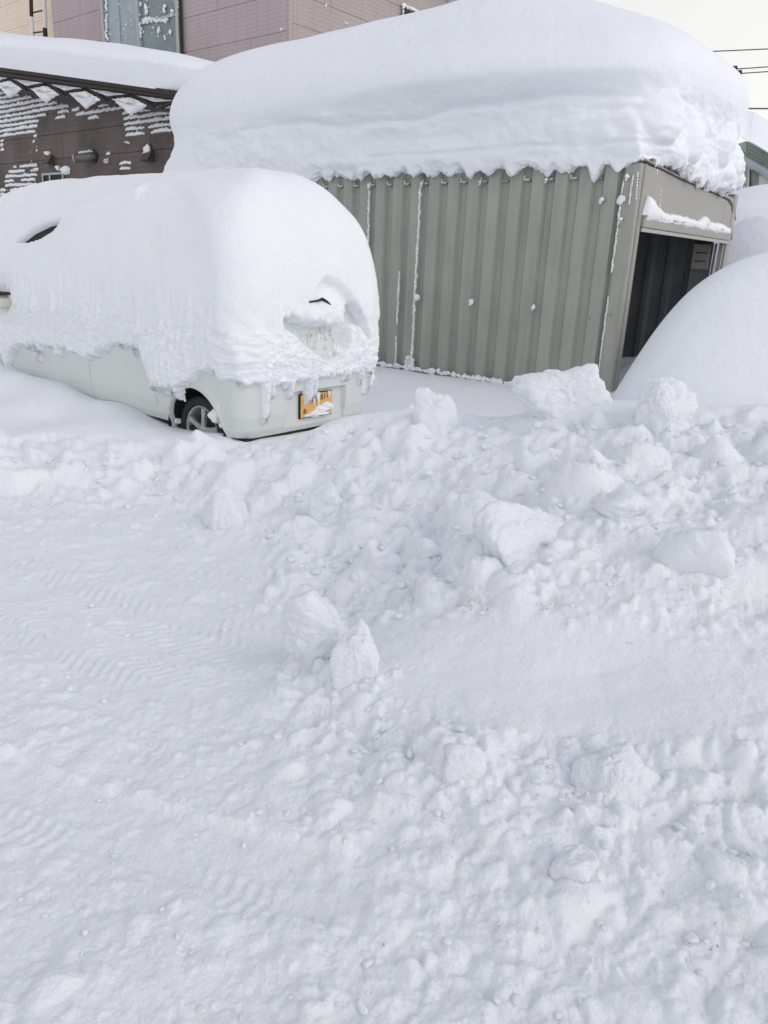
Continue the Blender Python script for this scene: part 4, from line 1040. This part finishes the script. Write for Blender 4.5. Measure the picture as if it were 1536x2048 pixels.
# raking verge: two chords and zigzag braces caked with snow
def wpt(x, y, w_): return gw(x, y, w_)
VW = AW - .35
def bar(name, p, q, w0, w1, th, matl, par):
    p = np.array(p); q = np.array(q); d = (q - p) / np.linalg.norm(q - p); nn = np.array([-d[1], d[0]]) * th / 2
    c = [p - nn, q - nn, q + nn, p + nn]; v = [G(a, w0, b) for a, b in c] + [G(a, w1, b) for a, b in c]
    return me(name, v, [(0, 1, 2, 3), (7, 6, 5, 4), (0, 4, 5, 1), (1, 5, 6, 2), (2, 6, 7, 3), (3, 7, 4, 0)], matl, par, False)
tl, tr = wpt(-40, 133, VW), wpt(352, 186, VW)
ml, mr = wpt(-40, 143, VW), wpt(352, 194, VW)
tl2, tr2, ml2, mr2 = tl, wpt(400, 193, VW), ml, wpt(400, 201, VW)
bl_, br_ = wpt(-40, 172, VW), wpt(352, 224, VW)
def sl_(s_): return 3.95 + .165 * (s_ - 8.6)
me('gable_board', [G(s_, w_, z_) for w_ in (AW + .002, AW + .032) for s_, z_ in ((8.7, 3.955), (17.0, 3.955), (17.0, sl_(17) - .02), (8.7, 3.962))], [(0, 1, 2, 3), (7, 6, 5, 4), (0, 4, 5, 1), (1, 5, 6, 2), (2, 6, 7, 3), (3, 7, 4, 0)], M_wall_brown, annex, False)
bar('verge_beam', tl2, tr2, VW - .06, VW + .04, .07, M_brown, annex)
bar('verge_beam', ml2, mr2, VW - .02, VW + .08, .05, M_brown, annex)
bar('lower_chord', bl_, br_, VW + .0, VW + .08, .04, M_brown, annex)
def lerp(a, b, t): return (a[0] + (b[0] - a[0]) * t, a[1] + (b[1] - a[1]) * t)
nz = 5; zx = [-.02 + k * .208 for k in range(6)]
net = MB()
for k in range(nz):
    a = lerp(ml, mr, zx[k]); m_ = lerp(bl_, br_, zx[k] + .104); b = lerp(ml, mr, zx[k + 1])
    bar('brace', a, m_, VW + .01, VW + .05, .035, M_brown, annex); bar('brace', m_, b, VW + .01, VW + .05, .035, M_brown, annex)
box('eave_soffit', G, (7.6, VW + .1, 3.85), (17, AW - .003, 3.88), M_brown, annex) if False else None
# diamonds of snow held by the braces
def verge_snow():
    vs, fs, n = [], [], 0; rg = np.random.RandomState(2)
    def sheetsn(poly, w_, th=.05, sub=18):
        nonlocal n
        P = np.array(poly); c = P.mean(0); m = 44; ang = np.linspace(0, 1, m, endpoint=False)
        L = np.r_[0, np.cumsum(np.linalg.norm(np.roll(P, -1, 0) - P, axis=1))]; tt = ang * L[-1]
        PP = np.vstack([P, P[:1]]); ring = np.stack([np.interp(tt, L, PP[:, 0]), np.interp(tt, L, PP[:, 1])], -1)
        ring = ring + (c - ring) * (.03 + .14 * rg.rand(m))[:, None]
        rows = [(1.0, .02), (.95, 0), (.8, -th * .8), (.4, -th), (.05, -th * 1.1)]; v = []
        for k, d in rows:
            for p in ring: q = c + (p - c) * k; v.append(G(q[0], w_ + d + .012 * rg.randn() * (k < .9), q[1]))
        vs.append(np.array(v)); fs.append(gridfaces(len(rows), m, True) + n); n += len(v)
    for k in range(5):
        a = lerp(ml, mr, zx[k]); b = lerp(ml, mr, zx[k + 1]); m_ = lerp(bl_, br_, zx[k] + .104)
        # upright triangle under the beam, and a lens of snow beyond it
        a2 = lerp(a, b, .06); b2 = lerp(a, b, .94)
        sheetsn([(a2[0], a2[1] - .05), (b2[0], b2[1] - .05), (m_[0], m_[1] + .10)], VW - .01, .03)
        if k < 4:
            m2 = lerp(bl_, br_, zx[k + 1] + .104); h = lerp(ml, mr, zx[k + 1]); lo = lerp(bl_, br_, zx[k + 1])
            sheetsn([(m_[0] - .12, m_[1] + .06), (h[0], h[1] - .08), (m2[0] + .12, m2[1] + .06), (lo[0], lo[1] - .16)], VW - .02, .04)
    o = me('verge_snow', np.vstack(vs), np.vstack(fs), M_rough); tag(o, 'snow packed into the zigzag braces under the annex roof edge', kind='stuff')
verge_snow()
# snow strips in the wall grooves
def groove_snow():
    vs, fs, n = [], [], 0; rg = np.random.RandomState(6)
    regs = [([(-10, 180), (110, 205), (165, 222), (110, 222), (80, 232), (72, 262), (10, 272), (-10, 270)], 1.0), ([(165, 222), (230, 205), (278, 215), (205, 228), (200, 240), (150, 232)], .75), ([(110, 212), (135, 215), (130, 235), (110, 240)], .8), ([(220, 220), (345, 205), (345, 262), (252, 272), (244, 222)], 1.0),
            ([(60, 275), (74, 272), (76, 345), (62, 340)], .45), ([(28, 330), (78, 330), (72, 375), (30, 415), (0, 430), (0, 370)], .6), ([(238, 318), (262, 318), (262, 340), (238, 340)], .8), ([(0, 268), (8, 268), (8, 300), (0, 300)], .8), ([(210, 305), (220, 305), (220, 325), (212, 325)], .6)]
    for poly, dens in regs:
        P = np.array([wpt(x, y, AW - .01) for x, y in poly])
        z = math.ceil(P[:, 1].min() / .09) * .09
        while z < P[:, 1].max():
            s = P[:, 0].min(); run = []
            ssamp = np.arange(P[:, 0].min(), P[:, 0].max(), .035)
            ins = poly_sd(ssamp, np.full(ssamp.shape, z), P) > -.015
            hh = .5 + .9 * fbm2(ssamp * 2.5, np.full(ssamp.shape, z * 7), 3, .6)
            on = ins & (hh > .5 - dens * .75 + .25)
            h = np.where(on, np.clip(.022 + .03 * hh + .022 * fbm2(ssamp * 14, np.full(ssamp.shape, z * 3), 3, .7), .006, .06), 0)
            k = 0
            while k < len(ssamp):
                if not on[k]: k += 1; continue
                j = k
                while j < len(ssamp) and on[j]: j += 1
                if j - k >= 2:
                    v = []
                    for i in range(k, j):
                        taper = min(1, (i - k + .6) / 2, (j - i - .4) / 2); hk = h[i] * taper; jz = rg.uniform(-.009, .009)
                        for (dw, dz) in ((0, .004 + hk), (-.012 - .012 * taper, hk * .6), (-.016 - .014 * taper, -.006), (0, -.014)): v.append(G(ssamp[i], AW + .002 + dw, z + dz + jz))
                    vs.append(np.array(v)); fs.append(gridfaces(j - k, 4) + n); n += len(v)
                k = j
            z += .09
    def cl(x, y, sx_, sz_, sd_):
        nonlocal n
        s, z = wpt(x, y, AW - .03); p, f = chunk_mesh(2, (1, 1, 1), sd_, .1); q = G(s, AW - .04, z) + p[:, :1] * U * sx_ + p[:, 1:2] * V * .12 + p[:, 2:] * Z * sz_
        vs.append(q); fs.append(np.c_[f, f[:, 2]] + n); n += len(q)
    for a in ((132, 342, .30, .15, 3), (118, 336, .14, .12, 4), (96, 306, .13, .1, 5), (294, 298, .17, .14, 6), (292, 308, .09, .12, 7), (170, 305, .3, .07, 8), (183, 304, .08, .08, 9), (98, 329, .2, .03, 9), (213, 322, .07, .08, 10), (256, 285, .05, .05, 11)): cl(*a)
    me_v = np.vstack(vs); me_f = np.vstack(fs); mb = MB(); mb.add(me_v, [tuple(dict.fromkeys(q)) for q in me_f.tolist()])
    o = mb.build('groove_snow', M_rough, None, False); tag(o, 'thin ragged snow strips caught in the grooves of the brown annex wall', kind='stuff')
groove_snow()
# fittings on the annex wall
def annex_fittings():
    s, z = wpt(168, 314, AW - .15)
    p0 = G(s - .12, AW, z + .02); p1 = G(s - .06, AW - .10, z); p2 = G(s + .16, AW - .22, z - .02)
    vp = empty('exhaust_pipe', None, None); vp.parent = annex
    MB().tube([p0, (p0 + p1) / 2 - V * .02, p1, (p1 + p2) / 2, p2], [.075, .08, .08, .075, .075], 18, False).build('pipe', mat('galvanised', (.16, .15, .145), .4, metal=.6), vp)
    MB().tube([p2 + (p2 - p1) * -.02, p2 + (p2 - p1) * .12], [.088, .088], 18, False).build('pipe_rim', mat('galvanised_light', (.35, .35, .34), .4, metal=.5), vp)
    MB().tube([G(s - .12, AW - .002, z + .02), G(s - .12, AW - .02, z + .02)], [.12, .12], 18).build('wall_flange', M_brown, vp)
    for (x, y) in ((96, 320), (294, 312)):
        s, z = wpt(x, y, AW - .08); mb = MB()
        a, b, c = np.array((s - .11, AW, z - .09)), np.array((s + .11, AW, z - .09)), 0
        v = [G(s - .10, AW, z + .09), G(s + .10, AW, z + .09), G(s - .12, AW - .16, z - .07), G(s + .12, AW - .16, z - .07), G(s - .12, AW, z - .09), G(s + .12, AW, z - .09), G(s - .11, AW - .06, z + .08), G(s + .11, AW - .06, z + .08)]
        mb.add(v, [(0, 1, 7, 6), (6, 7, 3, 2), (0, 6, 2, 4), (1, 5, 3, 7), (2, 3, 5, 4)]); mb.build('vent_hood', mat('hood_brown', (.07, .055, .05), .5), annex)
    # small window low on the wall
    s1, z1 = wpt(84, 347, AW - .02); s0, z0 = wpt(162, 395, AW - .02)
    s0 = s1 - .85; z0 = z1 - .6
    wn = empty('window', None, None); wn.parent = annex
    box('window_pane', G, (s0 + .04, AW - .012, z0 + .04), (s1 - .04, AW - .004, z1 - .04), M_glass, wn)
    for (a, b) in (((s0, z0), (s1, z0 + .04)), ((s0, z1 - .04), (s1, z1)), ((s0, z0 + .042), (s0 + .04, z1 - .042)), ((s1 - .04, z0 + .042), (s1, z1 - .042)), ((s1 - .33, z0 + .042), (s1 - .29, z1 - .042))):
        box('window_frame', G, (a[0], AW - .035, a[1]), (b[0], AW - .013, b[1]), M_frame, wn)
annex_fittings()
# snow on the annex roof
def warp_annex(S, W_, Zc, A, T):
    lean = .165 * (S - 8.6) * ss(0, .2, T + .2)
    Zc = Zc + lean + .03 * fbm2(S * .7, W_ * .7, 2) * ss(.5, 1.5, T)
    d = .02 * fbm3(np.stack([S, W_, Zc], -1) * 1.5, 3); return S, W_ - d * (T < 1.3), Zc
o = blanket('annex_roof_snow', G, 7.0, 19.5, AW - .46, 3.45, 0, [(-.2, 3.98), (-.02, 3.97), (.0, 4.0), (.03, 4.1), (.05, 4.22), (.06, 4.32)], .40, na=500, nr=40, nt_=60, expo=6, p=2.0, warp=warp_annex)
tag(o, 'smooth rounded snow layer on the roof of the brown annex', 'snow')

# ------------------------------------------------------------------ big mauve house
house = empty('house', 'tall mauve grey sided house rising behind the garage and annex', 'house')
HS, HW = 8.6, 3.63
box('wall', G, (HS + .035, HW + .035, 0), (17.1, 15.0, 10), M_mauve, house)
boards(house, HW, HS + .06, 11.86, 3.6, 9.0, .62, 3.03, M_mauve, axis='w')
boards(house, HW, 14.70, 17.05, 3.6, 9.0, .62, 3.03, M_mauve, axis='w')
boards(house, HS, HW + .10, 13.5, 3.6, 9.6, .50, 3.03, M_mauve2, axis='s')
box('corner_trim', G, (HS - .01, HW - .01, 3), (HS + .055, HW + .095, 9.5), M_mauve2, house, .01)
# wing with warm sunlight painted into its siding, set further back
PWW = HW + .9
box('side_wing', G, (17.103, PWW + .035, 0), (24, PWW + 6, 10), M_sun_tint, house)
boards(house, PWW, 17.103, 24, 4.8, 9.5, .62, 3.03, M_sun_tint, axis='w')
# glazed wind porch on the left face
pr = empty('window_bay', None, None); pr.parent = house
bs0, bs1 = 11.88, 14.68; zt_ = 8.2; zb_ = 4.6
mid_s = gw(282, 50, HW)[0]; mul = gw(242, 50, HW)[0]; ztr = gw(315, 41, HW)[1]
box('bay_panel', G, (bs0 + .05, HW + .0, zb_), (bs1 - .05, HW + .03, zt_), M_frame, pr)
def pane(s0, s1, z0, z1, m_): box('pane', G, (s0, HW - .03, z0), (s1, HW - .012, z1), m_, pr)
pane(mul + .03, bs1 - .09, zb_, zt_, M_pane); pane(mid_s + .05, mul - .03, zb_, zt_, M_pane)
pane(bs0 + .06, mid_s - .05, zb_, ztr - .03, M_pane2); pane(bs0 + .06, mid_s - .05, ztr + .03, zt_, M_pane2)
for s in (bs0, mid_s, bs1): box('post', G, (s - .045, HW - .10, zb_), (s + .045, HW - .002, zt_), M_frame, pr, .008)
box('mullion', G, (mul - .025, HW - .06, zb_), (mul + .025, HW - .002, zt_), M_frame, pr)
box('transom', G, (bs0 + .05, HW - .07, ztr - .025), (mid_s - .05, HW - .002, ztr + .025), M_frame, pr)
box('downpipe', G, (bs0 - .12, HW - .09, 4.2), (bs0 - .065, HW - .035, 9), M_brown, house, .01)
# small window on the right face
swn = empty('window', None, None); swn.parent = house
wa, za = gs(804, 16, HS); wb_ = wa + 1.6; zb2 = za - 1.0
box('window_pane', G, (HS - .012, wa + .09, zb2 + .06), (HS - .004, wb_ - .06, za - .08), M_pane, swn)
for a, b in (((wa, za - .07), (wb_, za)), ((wa, zb2), (wa + .07, za - .073)), ((wb_ - .07, zb2), (wb_, za - .073)), ((wa + .073, zb2), (wb_ - .073, zb2 + .06))):
    box('window_frame', G, (HS - .06, a[0], a[1]), (HS - .013, b[0], b[1]), M_brown, swn)
# snow bits on house
def house_bits():
    vs, fs, n = [], [], 0; rg = np.random.RandomState(19)
    def put(c, sz, dn):
        nonlocal n
        p, f = chunk_mesh(1 if max(sz) < .08 else 2, (1, 1, 1), rg.randint(60), .12); t_ = V if dn == 'w' else U; l_ = U if dn == 'w' else V
        q = c + p[:, :1] * l_ * sz[0] + p[:, 1:2] * t_ * .06 + p[:, 2:] * Z * sz[1]; vs.append(q); fs.append(f + n); n += len(q)
    def onw(x, y, sx_, sz_, w_=HW - .06):
        s, z = gw(x, y, w_); put(G(s, w_, z), (sx_, sz_), 'w')
    for y in range(-30, 90, 4):
        if rg.rand() < .85: onw(213 + rg.randn(), y, rg.uniform(.03, .08), rg.uniform(.05, .12))
        if rg.rand() < .6: onw(281 + rg.randn(), y, rg.uniform(.02, .06), rg.uniform(.04, .10))
        if rg.rand() < .6: onw(357 + rg.randn() * 1.5, y, rg.uniform(.02, .07), rg.uniform(.04, .10))
    for k in range(34): onw(284 + rg.rand() ** 1.2 * 52, 41 + rg.randn() * 3 * (1 - k / 50), rg.uniform(.03, .14), rg.uniform(.03, .09))
    for (x, y) in ((292, 40), (287, 39), (328, 20), (330, 12), (345, 22), (343, 30), (293, 22), (292, 15), (307, 56), (318, 60), (340, 65), (330, 75)): onw(x, y, rg.uniform(.05, .13), rg.uniform(.05, .16))
    for k in range(60): onw(rg.uniform(218, 355), rg.uniform(-20, 82), rg.uniform(.01, .035), rg.uniform(.015, .05), HW - .035)
    for (x, y) in ((651, 12), (690, 45), (694, 47), (652, 10), (562, 58)): w_, z = gs(x, y, HS - .01); put(G(HS - .01, w_, z), (.04, .04), 's')
    for k in range(26):
        t = k / 25; w_ = wa - .03 + t * 1.7; put(G(HS - .06, w_, za + .03 + .01 * rg.randn()), (.10, .07), 's')
    for k in range(8): put(G(HS - .06, wa - .03, za - .08 * k), (.05, .08), 's')
    o = me('clinging_snow', np.vstack(vs), np.vstack(fs), M_rough); tag(o, 'flecks of snow stuck to the glazed bay and walls of the mauve house', kind='stuff')
house_bits()
# canopy of the house with snow on it, top centre
cwa, cza = gs(918, -4, HS - .3)
cn = box('canopy', G, (HS - .9, cwa, cza - .06), (HS - .003, cwa + 4.5, cza), M_soffit, house)
o = blanket('canopy_snow', G, HS - .95, HS - .02, cwa, cwa + 4.5, cza, [(-.05, .0), (0, .0), (.03, .08), (.04, .2)], .25, na=160, nr=14, nt_=20, expo=5, p=2.2)
tag(o, 'strip of snow on the small canopy of the mauve house', 'snow')
# rack in front of the sun-tinted wing
rk = empty('pole_rack', 'snow flecked brown and white pole rack with crossbars against the sun-tinted wall', 'rack')
RW = PWW - .6
def rpt(x, y): s, z = gw(x, y, RW); return G(s, RW, z)
MB().tube([rpt(61, -40), rpt(63, 33)], .05, 8).build('post', M_brown, rk); MB().tube([rpt(63, 34), rpt(66, 75)], .055, 8).build('post', M_panelw, rk)
MB().tube([rpt(87, -40), rpt(91, 56)], .055, 8).build('post', M_panelw, rk); MB().tube([rpt(90, 57), rpt(91, 75)], .06, 8).build('post', M_brown, rk)
for y0, y1 in ((26, 20), (66, 63)): MB().tube([rpt(64, y0), rpt(89, y1)], .018, 6).build('crossbar', M_brown, rk)

# ------------------------------------------------------------------ green house far right
gh = empty('green_house', 'pale green clapboard house with snowy roof at the far right edge', 'house')
FD = 20.0
def far(x, y, d=FD):          # surveyed point on the frontal plane y = d
    r_ = ray(x, y); return CO + r_ * (d / r_[1])
def fpoly(name, px, d, depth, matl, par, sm=False):
    P = [far(x, y, d) for x, y in px]; n = len(P); Q = [p + np.array([0, depth, 0]) for p in P]
    f = [tuple(range(n)), tuple(range(2 * n - 1, n - 1, -1))] + [(i, n + i, n + (i + 1) % n, (i + 1) % n) for i in range(n)]
    return me(name, P + Q, f, matl, par, sm)
fpoly('gable_wall', [(1492, 282), (1600, 345), (1600, 390), (1560, 345), (1492, 310)], FD, 4, M_clap, gh)
fpoly('wall', [(1479, 312), (1514, 330), (1514, 440), (1474, 440)], FD + .1, 4, M_clap, gh)
for k in range(9):      # clapboards standing proud
    y = 318 + k * 8.4; fpoly('clapboard', [(1479 - k * .5, y + (0)), (1498 - k * .4, y + 1.5), (1498 - k * .4, y + 8.6), (1479 - k * .5, y + 7.2)], FD + .05, .04, M_clap, gh)
for k in range(5):
    y = 283 + k * 7.5; fpoly('clapboard', [(1497 + k * 0, y), (1580, y + 46), (1580, y + 53), (1497, y + 6.8)], FD - .06 + .0 * k, .05, M_clap, gh)
fpoly('eave_board', [(1488, 303), (1600, 364), (1600, 372), (1488, 307)], FD - .6, .5, M_darkgreen, gh)
fpoly('soffit', [(1488, 308), (1600, 373), (1600, 392), (1520, 336), (1490, 318)], FD - .5, .5, M_soffit, gh)
fpoly('window_frame', [(1498, 324), (1506, 326), (1504, 440), (1494, 440)], FD - .02, .1, M_panelw, gh)
fpoly('window_pane', [(1500.5, 325), (1503.5, 326), (1501, 440), (1497.5, 440)], FD - .05, .02, mat('window_red_brown', (.09, .05, .045), .3), gh)
fpoly('corner_post', [(1506, 328), (1519, 333), (1513, 440), (1504, 440)], FD - .15, .3, M_darkgreen, gh)
fpoly('porch_screen', [(1520, 336), (1620, 336), (1620, 378), (1514, 376)], FD - .1, .1, M_panelw, gh)
fpoly('screen_rail', [(1516, 373), (1620, 374), (1620, 376), (1516, 375)], FD - .2, .05, M_darkgreen, gh)
P0 = far(1484, 262, FD + .5)
ghx = far(1492, 250, FD)
def green_snow():
    top = [(1478, 236), (1490, 220), (1508, 224), (1536, 240), (1600, 282)]; bot = [(1478, 262), (1484, 276), (1500, 284), (1536, 306), (1600, 346)]
    n = 60; m = 24; v = []
    tx = np.linspace(0, 1, n)
    T_ = np.stack([np.interp(tx, np.linspace(0, 1, 5), [p[i] for p in top]) for i in (0, 1)], -1); B_ = np.stack([np.interp(tx, np.linspace(0, 1, 5), [p[i] for p in bot]) for i in (0, 1)], -1)
    for i in range(n):
        for j in range(m):
            a = j / (m - 1) * math.pi; k = (1 - math.cos(a)) / 2; q = B_[i] * (1 - k) + T_[i] * k
            p = far(q[0], q[1], FD - .9 + 3.2 * k - .5 * math.sin(a) ** .8); v.append(p + np.array([0, 0, .02 * math.sin(i * .21) * math.sin(a)]))
    o = me('house_roof_snow', np.array(v), gridfaces(n, m), M_snow); tag(o, 'thick snow slab on the sloping roof of the green house', 'snow')
green_snow()

# ------------------------------------------------------------------ power lines and pole
WD = 26.0
pole = empty('utility_pole', 'top of a utility pole with brown insulators showing past the garage roof snow', 'utility pole')
pt = far(1434, 128, WD)
MB().tube([np.array([pt[0], pt[1], 0]), pt], [.16, .11], 14).build('pole', mat('concrete_pole', (.3, .29, .27), .8), pole)
MB().tube([far(1434, 122, WD), far(1440, 123, WD), far(1447, 131, WD), far(1466, 149, WD)], [.02, .03, .05, .03], 8).build('bracket', M_dark, pole)
MB().tube([far(1443, 128, WD - .1), far(1455, 139, WD - .1)], .06, 8).build('bracket', M_dark, pole)
def insul(x0, y0, x1, y1):
    a, b = far(x0, y0, WD), far(x1, y1, WD); pts = [a + (b - a) * t for t in np.linspace(0, 1, 9)]
    MB().tube(pts, [.05, .10, .06, .10, .06, .10, .06, .10, .04], 10).build('insulator', M_ins, pole)
insul(1461, 138.5, 1474, 138); insul(1470, 147.5, 1483, 146.5); insul(1457, 147, 1467, 148.5)
for (x0, y0, y1, lb) in ((1410, 103.5, 97.5, 'uppermost thin power line crossing the pale sky'), (1473, 138, 133.5, 'upper of the two close power lines ending in insulators'), (1482, 146.8, 143, 'lower of the two close power lines ending in insulators'), (1470, 217, 217, 'lowest and thickest cable just above the green house roof')):
    a = far(x0, y0, WD); b0 = far(1536, y1, WD); d = (b0 - a); b = a + d * (20 / np.linalg.norm(d))
    pts = [a + (b - a) * t + Z * (-.5 * (t * (1 - t))) * .12 for t in np.linspace(0, 1, 14)]
    if x0 in (1410, 1470): pts = [a - (b - a) * .5] + pts
    tag(MB().tube(pts, .017 if x0 != 1470 else .024, 6).build('power_line', M_wire), lb, 'power line', 'overhead lines on the right')
